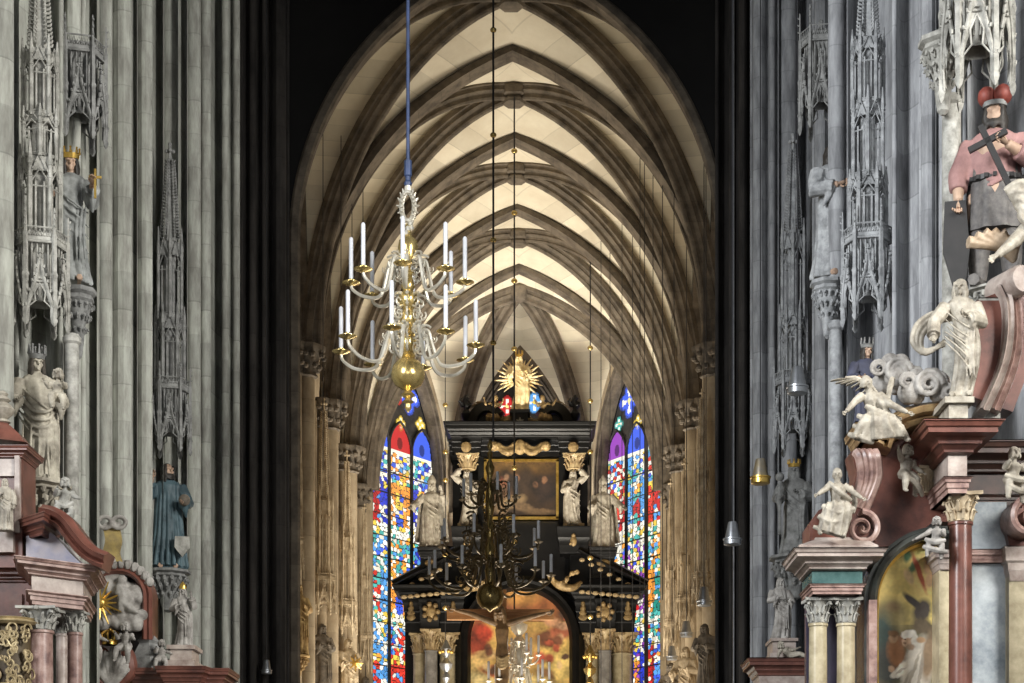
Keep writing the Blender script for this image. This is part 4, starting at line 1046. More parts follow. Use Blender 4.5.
# scrolled buttress: volute foot and fluted upper console
m = M(); volute(m, P(860, 531, -.2), 20*fr.s, .36, 1.7, -1, .3, a0=pi/2); m.build('volute', pink_mb, T, 40)
m = M(); m.prism([tuple(P(a, b)[i] for i in (0, 2)) for a, b in ((806,545),(806,528),(815,515),(832,509),(846,514),(855,522),(868,535),(872,545))], -.30, .3); m.build('scroll_base', red_mb, T)
m = M()
for k in range(4):
    o = 5.5*k; pts = bez([P(856+o*1.1, 452, -.30), P(860+o, 458, -.34), P(862+o*.95, 475, -.30), P(858+o*.85, 492, -.24), P(851+o*.8, 505+o*.3, -.2)], 8)
    m.tube(pts, [.062]*len(pts), 7)
m.build('fluted_console', pink_mb, T)
m = M(); m.prism([tuple(P(a, b)[i] for i in (0, 2)) for a, b in ((853,449),(858,470),(852,500),(846,512),(870,545),(905,545),(935,520),(966,520),(966,440),(905,428),(880,449))], .1, .6); m.build('red_marble_back', red_mb, T)
block('console_cap', ochre_mb, T, X_(856), X_(882), -.42, .3, dsteps(Z_(448), Z_(432), 0, .10))
# curved broken pediment in ochre mouldings
pts = bez([P(884, 447, -.28), P(888, 436, -.28), P(896, 428, -.28), P(908, 421, -.28), P(925, 416, -.28), P(945, 414, -.28)], 6)
m = M(); curvemold(m, pts, [(-.35,-.10),(-.10,-.10),(.02,-.08),(.06,-.03),(.0,.0),(.10,.03),(.14,.10),(.02,.13),(-.05,.17),(-.35,.17)]); m.build('curved_pediment', ochre_mb, T, 30)
# arched picture with dark marble surround
ac = (940, 603); 
def arcpts(r, dy, y1=760, n=26):
    L_ = [P(ac[0]-r, y1, dy)]+[P(ac[0]-r*cos(pi*.53*i/n), ac[1]-r*1.0*sin(pi*.53*i/n), dy) for i in range(n+1)]
    return L_
m = M(); m.sweep(arcpts(69, .02), (0, -1, 0), [(-.5,-.06),(.10,-.06),(.16,-.02),(.12,.03),(.04,.05),(.04,.09),(-.5,.09)]); m.build('dark_arch_surround', mat('dark_grey_green_marble', (.085,.09,.08), (.03,.032,.03), 3, .25, bump=.02), T, 30)
m = M(); m.box(X_(866, .02), X_(874, .02), -.18, .3, 0, Z_(602)); m.build('pilaster_strip', pink_mb, T)
T2 = thing('altar_painting', 'arched oil painting with golden clouds and a white-robed figure in the right altar', 'painting', fr.o+V((0, .25, 0)))
f2 = Fr(880, 22.25)
L_ = [(890,570,25,22,.3,(.52,.42,.14),.6),(905,590,40,25,.2,(.60,.47,.16),.8),(930,575,14,22,.2,(.66,.50,.20),.6),(897,615,22,14,.4,(.30,.24,.10),.9),(884,640,16,30,0,(.035,.06,.055),.7),(892,665,18,20,.2,(.04,.045,.04),.6),
      (911,556,4,6,.3,(.10,.20,.10),.6),(917,567,3,9,.5,(.12,.20,.10),.6),(923,572,2.5,20,-.35,(.40,.10,.05),.6),(931,566,4,8,0,(.60,.38,.20),.5),(935,579,5,9,.4,(.55,.34,.18),.5),(913,577,4,8,-.4,(.58,.42,.22),.6),
      (918,603,14,3.5,.75,(.06,.05,.045),.5),(926,611,9,12,.4,(.075,.06,.05),.5),(926,626,10,8,.3,(.12,.09,.055),.5),(897,606,6,5,0,(.25,.17,.08),1.2),
      (900,652,9,16,-.1,(.24,.105,.04),.5),(897,638,4.2,5,0,(.36,.22,.12),.5),(897,633.5,5,3,0,(.16,.08,.03),.5),(906,640,3.5,7,.1,(.20,.09,.04),.6),
      (922,668,15,32,.22,(.50,.455,.38),.3),(933,655,7,26,.12,(.22,.15,.09),.5),(918,655,8,8,.2,(.55,.50,.42),.4),(908,668,11,5.5,-.75,(.62,.57,.48),.35),(901,673,8,4,-.5,(.64,.60,.52),.35),(895,669,3.5,3,0,(.50,.33,.21),.5),
      (911,641,4.6,6,.15,(.46,.31,.20),.35),(909,643,1.6,1.2,0,(.20,.12,.07),.6),(912,634,7.5,4.2,-.25,(.66,.62,.55),.3),(918,640,3,6.5,.1,(.58,.54,.46),.4),(909,639,1.2,.8,0,(.15,.09,.05),.6),(914,647,4,3,0,(.30,.20,.13),.5),
      (917,672,1.6,20,.35,(.30,.26,.20),.5),(924,675,1.8,22,.15,(.28,.24,.19),.5),(911,679,1.4,12,.5,(.33,.29,.23),.5),(905,671,6,1.2,-.6,(.36,.32,.26),.5),(924,640,5,3,0,(.42,.26,.14),.5)]
base = lambda px, py: (.66,.52,.17) if py < 625 else (.15,.13,.07)
ins = lambda px, py: px < 948 and (abs(px-ac[0]) < 62 if py > ac[1] else hypot(px-ac[0], py-ac[1]) < 62)
canvas('canvas', f2, T2, ins, 877, 1003, 540, 760, .03, (lambda g_: lambda a, b: [min(c*1.3, .9) for c in g_(a, b)])(blobs(base, L_, 3, .07, .35)), .7)
m = M(); m.sweep([p for p in [f2.p(ac[0]-62, 760, 0)]+[f2.p(ac[0]-62*cos(pi*.52*i/26), ac[1]-62*sin(pi*.52*i/26), 0) for i in range(27)]], (0, -1, 0), [(-.12,-.05),(.06,-.045),(.09,0),(.05,.04),(-.12,.045)]); m.build('gilt_frame', gold, T2, 30)
# pilaster and great red column
m = M(); m.box(X_(937), X_(949), -.12, .3, 0, Z_(572)); m.build('pilaster', tan_mb, T)
block('pilaster_capital', pale_mb, T, X_(938), X_(950), -.14, .3, dsteps(Z_(572), Z_(552), 0, .10))
column(fr, T, 960.5, 23, 494, 523, -.55, red_mb, carve_t)
# entablature block over the red column, its shaded flank running right
bx0, bx1 = X_(947, -.8), X_(966, -.8)
plan = [(bx0, .6), (bx0, -.85), (bx1, -.85), (bx1, .6)]
brown_mb = mat('shaded_dark_marble', (.085,.045,.035), (.03,.018,.014), 3, .35, bump=.02, detail=10)  # dark marble whose tone also holds the shadow on the flank
def ent2(name, mt, prof):
    m = M(); ent(m, plan, prof); zs = [p[1] for p in prof]; z0, z1 = min(zs), max(zs)
    m.box(bx0+.006, bx1-.006, -.844, .6, z0, z1); k = prof[-1][0]
    m.box(bx0-k, bx1+k, -.85-k, .6, z1-.01, z1); m.build(name, mt, T, 30); m = M(); ent(m, [(bx1, .15), (X_(1060), .15)], prof); m.box(bx1-.01, X_(1060), .156, .6, z0, z1); m.box(bx1, X_(1060), .15-k, .6, z1-.01, z1); return m.build(name.replace('column', 'side'), brown_mb, T, 30)
zc = lambda py: Z_(py, -.8)
ent2('column_architrave', pink_mb, dsteps(zc(494), zc(478), 0, .06, 'arch'))
ent2('column_frieze', pale_mb, dsteps(zc(478), zc(456), 0, 0, 'x'))
ent2('column_cornice', red_mb, dsteps(zc(456), zc(427), .02, .36))
m = M(); k = .05
m.box(bx0-k, bx1+k, -.95, -.30, zc(427), zc(424)); m.box(bx0, bx1, -.90, -.35, zc(424), zc(406)); m.box(bx0-.06, bx1+.06, -.96, -.29, zc(406), zc(400)); m.build('statue_pedestal', cream_st, T)
# grey marble panel and mouldings right of the column
m = M(); m.box(X_(972), X_(1009), .12, .5, 0, Z_(500)); m.build('grey_panel', grey_mb, T)
block('panel_moulding', pink_mb, T, X_(972), X_(1006), .06, .5, dsteps(Z_(562), Z_(549), 0, .07))
m = M(); m.box(X_(1008), X_(1050), -.05, .5, 0, Z_(560)); m.build('right_pilaster', tan_mb, T)
block('right_pilaster_capital', pale_mb, T, X_(1009), X_(1050), -.06, .5, dsteps(Z_(582), Z_(548), 0, .09))
m = M(); volute(m, P(1026, 521, -.15), 24*fr.s, .5, 1.5, 1, .3, a0=pi/2); m.build('side_volute', pink_mb, T, 40)
m = M(); m.prism([tuple(P(a, b)[i] for i in (0, 2)) for a, b in ((1010,548),(1006,530),(1010,508),(1020,498),(1060,498),(1060,548))], .0, .4); m.build('side_volute_back', red_mb, T)
# upper arched scroll in white and pink marble
for nm, mt, r0, dyy in (('scroll_band', pale_mb, 0, 0), ('pink_scroll_band', pink_mb, 8, .06), ('red_scroll_field', red_mb, 17, .14)):
    pts = bez([P(1001+r0*1.0, 285, -.2+dyy), P(1008+r0, 305, -.2+dyy), P(1008+r0*1.15, 340, -.2+dyy), P(1001+r0*1.25, 372, -.2+dyy), P(984+r0*1.4, 411, -.2+dyy)], 8)
    m = M(); wd = 9*fr.s
    m.sweep(pts, (0, -1, 0), [(-.45, -wd*.5), (.05, -wd*.55), (.09, -wd*.3), (.04, -wd*.1), (.06, wd*.15), (.09, wd*.4), (.03, wd*.55), (-.45, wd*.5)] if r0 < 15 else [(-.3,-wd*6),(.03,-wd*6),(.03,wd*.5),(-.3,wd*.5)]); m.build(nm, mt, T, 30)
m = M(); m.lathe([(13*fr.s, -.35), (15*fr.s, -.3), (15*fr.s, .2), (13*fr.s, .25)], 18); m.xf(Matrix.Translation(P(1012, 285, -.15)) @ Matrix.Rotation(pi/2, 4, 'X') @ Matrix.Rotation(.35, 4, 'Y')); m.build('scroll_head', pale_mb, T, 40)
m = M(); m.box(X_(984), X_(1000), -.02, .4, Z_(425), Z_(372)); m.build('small_pilaster', carve_l, T)
m = M(); corinth(m, P(991, 374, .1), 8.0*fr.s, 20*fr.s); corinth(m, P(991, 345, .1), 8.0*fr.s, 32*fr.s); m.build('small_pilaster_capital', carve_l, T, 40)
block('small_entablature', carve_l, T, X_(983), X_(1000), -.02, .4, dsteps(Z_(313), Z_(300), 0, .08))
# sculpture resting on the altar
t, mm = statue('saint_statue', 'pale stone draped figure with a blowing cloak standing on the pedestal above the red column', W(960, 400, 21.35), 120/F*21.35, cream_st, rot=-.2, left=((.21,-.06,.64),(.22,-.16,.50)), right='fold', sway=.06, flare=.62, ph=.9, n=9, amp=.26, knee=.07, tilt=.15, turn=-.2,
    extra=lambda bd, tg, H: [swag(tg, H, [(-.10+.02*k, .02, .74-.03*k), (-.22, .05, .76-.04*k), (-.36+.02*k, .02, .66-.05*k), (-.40+.04*k, 0, .50-.03*k), (-.28, .0, .38+.02*k), (-.12, -.02, .50-.02*k)], .028) for k in range(3)]+[swag(tg, H, [(-.13, -.1, .55-.04*k), (.0, -.16, .44-.06*k), (.13, -.1, .32-.09*k)], .010) for k in range(3)])
an = dict(pelvis=(0,.02,.22), chest=(-.10,-.06,.46), head=(-.20,-.14,.66), elbow=[(-.32,-.10,.40),(.10,-.22,.34)], hand=[(-.44,-.18,.26),(.30,-.28,.22)], knee=[(-.20,-.22,.16),(.16,-.20,.12)], foot=[(-.34,-.18,-.06),(.34,-.12,-.08)])
dr = [([(-.2,-.15,.34),(0,-.2,.22),(.25,-.15,.16)],.05),([(-.3,-.15,.22),(-.1,-.25,.10),(.25,-.15,.05)],.05),([(-.35,-.12,.10),(-.1,-.22,0),(.3,-.1,-.04)],.05),([(-.05,-.1,.5),(.0,-.18,.36),(.1,-.15,.25)],.04),([(-.40,-.1,.0),(-.25,-.2,-.08),(-.1,-.15,-.12)],.05)]
posed('angel_statue', 'pale winged stone angel leaning forward on the ochre console, arm reaching out', W(879, 436, 21.3), 80/F*21.3, cream_st, an, gown=True, drape=dr, wings=[((.0,.05,.50),(-.42,.02,.74),(.05,0,.16)),((.12,.06,.48),(.20,.16,.78),(.02,0,.14))], turn=.5, tilt=.3)
sa = dict(pelvis=(.05,0,.20), chest=(.0,-.06,.48), head=(-.02,-.12,.74), elbow=[(-.20,-.10,.44),(.22,-.10,.42)], hand=[(-.34,-.16,.34),(.34,-.20,.30)], knee=[(-.22,-.26,.12),(.12,-.28,.12)], foot=[(-.34,-.26,-.26),(.02,-.26,-.28)])
posed('angel_statue', 'seated pale stone angel leaning on the scrolled buttress above the twin columns', W(836, 520, 21.6), 66/F*21.6, cream_st, sa, rot=.15, gown=True, drape=[([(-.3,-.25,.16),(-.1,-.34,.02),(.2,-.28,.12)],.06),([(-.36,-.25,.0),(-.2,-.34,-.12),(.08,-.28,-.05)],.055),([(-.42,-.2,-.15),(-.2,-.30,-.25),(.04,-.26,-.18)],.05),([(-.15,-.1,.55),(.0,-.2,.38),(.2,-.12,.28)],.05),([(.2,-.1,.5),(.30,-.02,.3),(.25,-.05,.1)],.05)], turn=-.3, tilt=.35)
cloud('cloud_carving', 'upper swirling grey stone cloud behind the winged angel', W(896, 375, 21.9), 25/F*21.9, grey_sc, 5)
cloud('cloud_carving', 'lower swirling grey stone cloud between the winged angel and the cloaked figure', W(926, 388, 21.7), 26/F*21.7, grey_sc, 8)
t, mm = statue('queen_statue', 'painted crowned figure behind the winged angel on the right pier', W(866, 440, 23.4), 95/F*23.4, skin, rot=.2, robe_mat=mat('dark_blue_cloak_paint', (.05,.055,.09), (.02,.02,.035), 4, .7), hair_mat=blackhair, ph=.3)
crown_on(t, mm, .135*95/F*23.4, carve_d, .45)
putto('pale stone putto seated on the volute at the right edge', 1012, 488, 21.4, 52, cream_st, .2, drape=[([(-.25,-.2,.2),(0,-.3,.08),(.25,-.2,.15)],.07),([(-.2,-.25,.0),(0,-.3,-.12),(.22,-.2,-.1)],.07)])
putto('pale stone putto hovering under the pink cornice above the picture arch', 905, 482, 21.7, 48, cream_st, .5, J=dict(pu, hand=[(-.34,-.20,.62),(.34,-.16,.20)], elbow=[(-.22,-.10,.50),(.22,-.05,.32)]), drape=[([(-.2,-.2,.1),(.1,-.3,-.1),(.3,-.2,-.3)],.07)])
putto('stone putto perched on the arched frame left of the red column, one arm stretched out', 936, 548, 21.3, 40, grey_sc, -.3, J=dict(pu, elbow=[(-.25,-.10,.34),(.2,-.05,.30)], hand=[(-.5,-.14,.22),(.16,-.26,.34)]), drape=[([(-.25,-.2,.2),(0,-.3,.08),(.25,-.2,.15)],.08),([(-.3,-.2,.02),(0,-.3,-.1),(.3,-.2,-.15)],.08)])
m = M(); corinth(m, P(927, 494, .0), 6.0*fr.s, 27*fr.s); m.build('pilaster_capital', carve_t, T, 40)
# shell and draped arm above the scroll
m = M()
for k in range(7):
    a = -.6+k*.2; m.tube(bez([(0,0,0),(.20*sin(a)-.12, -.1, .14),(.5*sin(a)-.30, -.16, .20+.10*cos(a*3))], 5), [.03+.05*i/10 for i in range(11)], 7)
tag(melt(m, .015, 1).build('shell_carving', mat('orange_tinted_stone', (.46,.36,.26), (.26,.18,.11), 4, .6), None, 60, W(1014, 262, 21.2)), 'orange-tinted ribbed shell carving on top of the pink scroll, right edge', 'carving')
m = M(); m.tube([(.40,0,.50),(.20,-.05,.34),(.08,-.08,.22),(-.14,-.16,.02)], [.11,.09,.08,.045], 9); hand(m, (-.14,-.16,.02), (-.6,-.2,-.5), .19)
for k in range(5): m.tube(bez([(-.02+.05*k,-.05,.80-.06*k),(.15,-.15,.86-.10*k),(.34,-.12,.70-.10*k),(.46,0,.72-.08*k)], 5), .055, 6)
m.tube([(.45,0,0),(.42,0,.5),(.40,0,.9)], [.18,.18,.12], 9)
tag(melt(m, .016, 1).build('reaching_figure', cream_st, None, 60, W(1006, 262, 20.9)), 'pale stone figure reaching an arm down before the red-capped king', 'statue')
# niche statue on a ledge behind the altar
fr3 = Fr(775, 31.0); T3 = thing('wall_ledge', 'dark red moulded marble ledge on a pier behind the twin columns', 'ledge', fr3.o)
block('cornice', red_mb, T3, fr3.x(757), fr3.x(806), -.3, .6, dsteps(fr3.z(678), fr3.z(661), 0, .22))
m = M(); m.box(fr3.x(757), fr3.x(806), -.3, .6, 0, fr3.z(678)); m.build('base', pale_mb, T3)
m = M(); m.box(fr3.x(768), fr3.x(797), -.28, .5, fr3.z(661), fr3.z(655)); m.box(fr3.x(771), fr3.x(794), -.22, .5, fr3.z(655), fr3.z(643)); m.box(fr3.x(769), fr3.x(796), -.27, .5, fr3.z(643), fr3.z(640)); m.build('pedestal', pale_mb, T3)
statue('saint_statue', 'grey stone robed woman on the ledge left of the twin columns', W(780, 640, 30.95), 62/F*31, grey_sc, rot=.1, left='fold', right='hold', ph=2, n=9, amp=.2, veil=False, sway=.05)
posed('putto', 'small stone putto reclining on the red ledge below the grey robed woman', W(789, 661, 30.6), 30/F*30.6, cream_st, dict(pelvis=(.1,0,.18), chest=(-.12,-.02,.36), head=(-.30,-.08,.52), elbow=[(-.36,-.1,.22),(.1,-.16,.34)], hand=[(-.40,-.2,.1),(.3,-.1,.42)], knee=[(.35,-.2,.22),(.38,-.05,.12)], foot=[(.62,-.22,.08),(.7,-.05,.06)]), chub=1.2)
# ================================================================== LEFT SIDE ALTAR
fr = Fr(50, 22.5); T = thing('side_altar', 'pink marble columned altar with a sweeping red broken pediment at the left edge', 'altar', fr.o)
P = fr.p; X_ = fr.x; Z_ = fr.z
column(fr, T, 40.5, 25, 608, 631, -.25, pink_mb, carve_l)
column(fr, T, 75, 15, 611, 633, .25, pink_mb, carve_l)
column(fr, T, 62, 12, 616, 634, .75, pale_mb, carve_l)
# angled entablature block: left flank turns away
pl = [(X_(22), .45), (X_(41), -.42), (X_(84, .1), .05), (X_(86, .9), 1.2)]
def entL(name, mt, prof):
    m = M(); ent(m, pl, prof); zs = [p[1] for p in prof]; m.zprism([(X_(55)+(x-X_(55))*.985, .5+(y-.5)*.985) for x, y in pl], min(zs)+.002, max(zs)-.002); k = prof[-1][0]
    if k > .12:
        c = V((sum(p[0] for p in pl)/4, sum(p[1] for p in pl)/4)); m.zprism([(x+(k if x > c.x else -k)*.9, y-(k*.8 if y < c.y else 0)) for x, y in pl], max(zs)-.012, max(zs))
    return m.build(name, mt, T, 30)
entL('architrave', pink_mb, dsteps(Z_(609), Z_(596), -.01, .07, 'arch'))
entL('frieze', pale_mb, dsteps(Z_(596), Z_(581), 0, 0, 'x'))
entL('cornice', pink_mb, dsteps(Z_(581), Z_(566), .02, .20))
m = M(); m.box(X_(-12), X_(23), .35, .8, 0, Z_(578)); m.build('red_back_panel', red_mb, T)
m = M(); ent(m, [(X_(-14), .33), (X_(23), .33)], dsteps(Z_(578), Z_(566), 0, .16)); m.build('side_cornice', red_mb, T, 30)
m = M(); m.box(X_(2), X_(15), .30, .36, Z_(660), Z_(590)); m.build('panel_inset', mat('brown_marble', (.20,.09,.06), (.08,.03,.025), 3, .3), T)
# swept pediment
mp = [(-.30,-.02),(.10,-.02),(.14,.02),(.08,.05),(.16,.08),(.20,.13),(.10,.16),(.04,.20),(-.30,.20)]
top = bez([P(104, 568, -.1), P(92, 563, -.1), P(80, 554, -.1), P(69, 541, -.1), P(60, 529, -.1), P(51, 523, -.1), P(41, 521, -.1)], 5)
m = M(); m.sweep(top, (0, -1, 0), [(u, -v) for u, v in mp]); m.build('swept_pediment', red_mb, T, 30)
m = M(); ent(m, [(X_(12, .5), .5), (X_(41, -.1), -.10), (X_(44), .5)], dsteps(Z_(537), Z_(519), .0, .16)); m.zprism([(X_(13, .5), .5), (X_(41, -.1), -.12), (X_(50), .3)], Z_(537), Z_(519)); m.build('pediment_return', red_mb, T, 30)
m = M(); m.prism([tuple(P(a, b, .1)[i] for i in (0, 2)) for a, b in ((26,566),(26,536),(44,530),(52,533),(60,541),(70,553),(84,566))], .1, .6); m.build('pediment_field', mat('violet_grey_marble', (.24,.24,.33), (.42,.36,.36), 3, .3, detail=10), T)
# left pavilion with caryatid pilaster
m = M(); m.box(X_(-14), X_(20), .1, .7, Z_(566), Z_(450)); m.build('pavilion_body', red_mb, T)
m = M(); m.box(X_(14), X_(19), .02, .2, Z_(532), Z_(455)); m.box(X_(-14), X_(13), .0, .2, Z_(552), Z_(531)); m.box(X_(-14), X_(13), .05, .2, Z_(475), Z_(458)); m.build('pavilion_panels', pale_mb, T)
m = M(); ent(m, [(X_(-14), .05), (X_(20), .05), (X_(20), .7)], dsteps(Z_(457), Z_(446), 0, .12)); m.build('pavilion_cornice', red_mb, T, 30)
m = M(); c = P(2, 446, .3); m.lathe([(.42, 0), (.36, .04), (.30, .12), (.12, .26), (.06, .30)], 6, c, a0=pi/6); m.build('pavilion_roof', red_mb, T)
fin = tag(M().lathe([(.06,0),(.10,.02),(.05,.06),(.12,.12),(.15,.18),(.10,.24),(.06,.27),(.10,.30),(.05,.35),(.07,.38),(.02,.42)], 14).build('finial_urn', cream_st, None, 40, fr.o+P(3, 424, .3)), 'pale urn finial on the red pavilion roof at the left edge', 'urn')
statue('caryatid_statue', 'pale stone half-figure on the red pavilion at the left edge', fr.o+P(5, 531, -.15), 52*fr.s, cream_st, left='fold', right='down', ph=.5, rot=.2)
# pierced gilt ornament at the lower left
g = thing('gilt_lattice', 'pierced gilded ornament with scrolls at the lower left corner', 'ornament', W(8, 700, 22.0)); sg = 22.0/F
rg = random.Random(4); m = M(); m.lathe([(.30,-.9),(.24,-.6),(.25,.95)], 14, (0, .16, 0)); m.build('dark_core', mat('dark_gilt_core', (.10,.07,.03), (.05,.03,.015), 4, .6), g)
m = M()
for k in range(85):
    a = -2.75+2.3*rg.random(); zz = -.1+1.0*rg.random(); o = V((cos(a)*.30, .16+sin(a)*.30, zz)); r0 = .03+.045*rg.random(); fl = rg.choice((-1, 1)); ph = 6*rg.random()
    tn = V((-sin(a), cos(a), 0)); m.tube([o+tn*r0*(1-.75*t/14)*cos(ph+fl*.5*t)+V((0,0,r0*(1-.75*t/14)*1.3*sin(ph+fl*.5*t)))+V((cos(a), sin(a), 0))*.02 for t in range(15)], [.016*(1-.4*t/14) for t in range(15)], 5)
m.lathe([(.33,.92),(.37,.95),(.33,.98),(.35,1.0),(.25,1.02)], 16, (0, .16, 0)); m.lathe([(.33,.14),(.37,.17),(.33,.20)], 16, (0, .16, 0)); m.build('gilt_scrollwork', mat('pale_gilt_scrollwork', (.52,.42,.24), (.22,.16,.08), 5, .5, metal=.35, bump=.1), g)
# ---------------------------------------------------------------- relief altar on the next pier
fr = Fr(125, 28.4); T = thing('relief_altar', 'dark red marble altar with a stone cloud relief, left of the blue-green statue', 'altar', fr.o)
P = fr.p; X_ = fr.x; Z_ = fr.z
m = M(); pts = [P(92, 690, 0)]+[P(120-29*cos(pi*i/24), 598-30*sin(pi*i/24), 0) for i in range(25)]+[P(149, 640, 0)]
m.sweep(pts, (0, -1, 0), [(-.4,-.10),(.06,-.10),(.12,-.06),(.07,-.02),(.10,.02),(.04,.06),(-.4,.06)]); m.build('arch_moulding', red_mb, T, 30)
m = M(); m.prism([(p.x, p.z) for p in pts], .25, .5); m.build('niche_back', mat('dark_niche_marble', (.11,.09,.08), (.04,.03,.03), 3, .5), T)
m = M(); m.box(X_(84), X_(224, .1)-.0, .3, .9, 0, Z_(672)); m.build('plinth', mat('brown_gilt_panel', (.34,.20,.07), (.12,.06,.03), 4, .5), T)
plan = [(X_(132), .3), (X_(134), -.05), (X_(166), -.05), (X_(168), -.30), (X_(203), -.30), (X_(205), .0), (X_(222), .0), (X_(222), .9)]
m = M(); ent(m, plan, dsteps(Z_(684), Z_(669), 0, .14)); m.zprism(plan, Z_(690), Z_(669.2)); m.build('ledge_cornice', red_mb, T, 30)
m = M(); m.box(X_(170), X_(198), -.28, .4, Z_(669), Z_(662)); m.box(X_(173), X_(195), -.22, .35, Z_(662), Z_(651)); m.box(X_(170), X_(198), -.27, .4, Z_(651), Z_(647)); m.build('statue_pedestal', pale_mb, T)
for q, fl in ((93, 1), (131, -1)):
    m = M(); pts = bez([P(112, 690, -.1), P(112+(q-112)*.9, 676, -.12), P(q, 662, -.12), P(112+(q-112)*.72, 651, -.1), P(112+(q-112)*.25, 654, -.1)], 6)
    m.tube(pts, [.06+.05*sin(pi*i/(len(pts)-1)) for i in range(len(pts))], 8, .9); m.build('red_volute', red_mb, T)
m = M(); 
for k in range(9):
    a = pi*k/8; m.tube(bez([P(112, 690, -.12), P(112+12*cos(a), 672-8*sin(a), -.2), P(112+19*cos(a), 664-17*sin(a)+6*abs(cos(a)), -.18)], 5), [.03+.035*sin(pi*i/10) for i in range(11)], 6)
melt(m, .016, 1).build('leaf_cartouche', grey_sc, T, 60)
def ring(cx, cy, r): return [P(cx+r*cos(2*pi*i/24), cy+r*sin(2*pi*i/24), -.1) for i in range(25)]
m = M(); b = P(148, 650, .1); m.lathe([(.26,-.35),(.30,-.15),(.20,-.05),(.13,.10),(.16,.14),(.08,.24),(.02,.38)], 10, b, lobes=5, amp=.12); m.build('side_finial', carve_d, T)
# crest over the arch
m = M(); 
for k in range(12): 
    a = .35+2.3*k/11; m.ball(P(120-33*cos(a), 598-34*sin(a), -.05), .085, 7, 5)
m.build('arch_leaf_trim', grey_sc, T)
m = M(); rows = bez([P(103, 528, -.12), P(105, 540, -.16), P(103, 552, -.10), P(106, 561, -.12)], 5); rw = [p+V((.26, 0, -.01)) for p in rows]
m.loft([[a, b, b+V((0,.05,0)), a+V((0,.05,0))] for a, b in zip(rows, rw)]); m.build('gilt_scroll_tablet', mat('gilt_tablet', (.48,.36,.13), (.26,.2,.1), 6, .5, metal=.3), T, 50)
m = M()
for q in (-1, 1): m.tube([P(112, 524, -.14)+V((q*.11*(1-cos(t*.55))-.0, -.02, .09*sin(t*.55)+.02)) for t in range(12)], .04, 6)
m.ball(P(112, 524, -.16), .06); m.tube([P(110, 521, -.12), P(114, 527, -.12)], .05, 6); m.tube([P(104, 525, -.12), P(121, 525, -.12)], .045, 6); melt(m, .014, 1).build('bow_crest', grey_sc, T, 60)
m = M(); m.tube([P(110, 560, -.05), P(112, 565, -.05)], .12, 8); m.build('tablet_foot', grey_sc, T)
# cloud relief with figure and gold rays
rz = random.Random(11); m = M()
for i in range(46):
    px, py = 100+42*rz.random(), 576+46*rz.random()
    if hypot((px-120)/26, (py-600)/27) < 1: m.ball(P(px, py, .08-.1*rz.random()), .07+.09*rz.random(), 8, 6)
for i in range(14): m.ball(P(94+52*rz.random(), 612+12*rz.random(), -.08), .10+.05*rz.random(), 8, 6)
swag(m, 1, [P(118,585,-.15), P(124,598,-.24), P(121,612,-.2)], .09); swag(m, 1, [P(124,588,-.15), P(131,600,-.24), P(129,612,-.2)], .08); swag(m, 1, [P(116,592,-.2), P(127,606,-.26), P(138,612,-.2)], .07)
m.ball(P(122, 580, -.16), .085, 8, 6)
melt(m, .02, 2).build('cloud_relief', grey_sc, T, 60)
m = M()
for k in range(16):
    a = 2*pi*k/16; l = (.26, .36)[k % 2]; c = P(100, 603, -.25); m.tube([c+V((cos(a)*.05, 0, sin(a)*.05)), c+V((cos(a)*l, -.02, sin(a)*l))], [.028, .008], 5)
m.ball(P(100, 603, -.26), (.09, .05, .09), 10, 6); m.build('gold_rays', gold, T)
m = M(); c = P(110, 645, -.3); m.lathe([(.10,0),(.125,.0),(.125,.04),(.115,.05),(.118,.08),(.10,.08)], 14, c); m.ball(c+V((0,0,.235)), .03)
for k in range(8):
    a = 2*pi*k/8; m.tube(bez([c+V((.11*cos(a),.11*sin(a),.07)), c+V((.15*cos(a),.15*sin(a),.15)), c+V((.08*cos(a),.08*sin(a),.21)), c+V((0,0,.22))], 4), .018, 5); m.build('gold_crown', gold, T)
dk = grey_sc
putto('grey stone putto left of the gold crown on the relief altar', 93, 652, 28.0, 38, dk, .3)
putto('grey stone putto right of the gold crown on the relief altar', 126, 652, 28.0, 38, dk, -.3)
putto('small grey stone putto on the dark red ledge below the gold-mitred bishop', 161, 663, 28.2, 30, dk, .2)
t, mm = statue('bishop_statue', 'grey stone bishop with a gold mitre standing on the dark red ledge', W(183, 647, 28.3), 60/F*28.3, grey_sc, rot=.1, left='fold', right='raise', ph=1.4, n=9, amp=.2, sway=.04)
m = M(); b = M(); s_ = .135*60/F*28.3; b.lathe([(.40*s_,.2*s_),(.46*s_,.24*s_),(.48*s_,.5*s_),(.30*s_,.85*s_),(.03*s_,1.15*s_)], 14, sy=.8); m.join(b, mm); m.build('mitre', gold, t)
# ================================================================== HIGH ALTAR
D = 65.6; fr = Fr(520, D); T = thing('high_altar', 'tall black marble high altar with gilt ornament closing the choir', 'altar', fr.o)
P = fr.p; X_ = fr.x; Z_ = fr.z
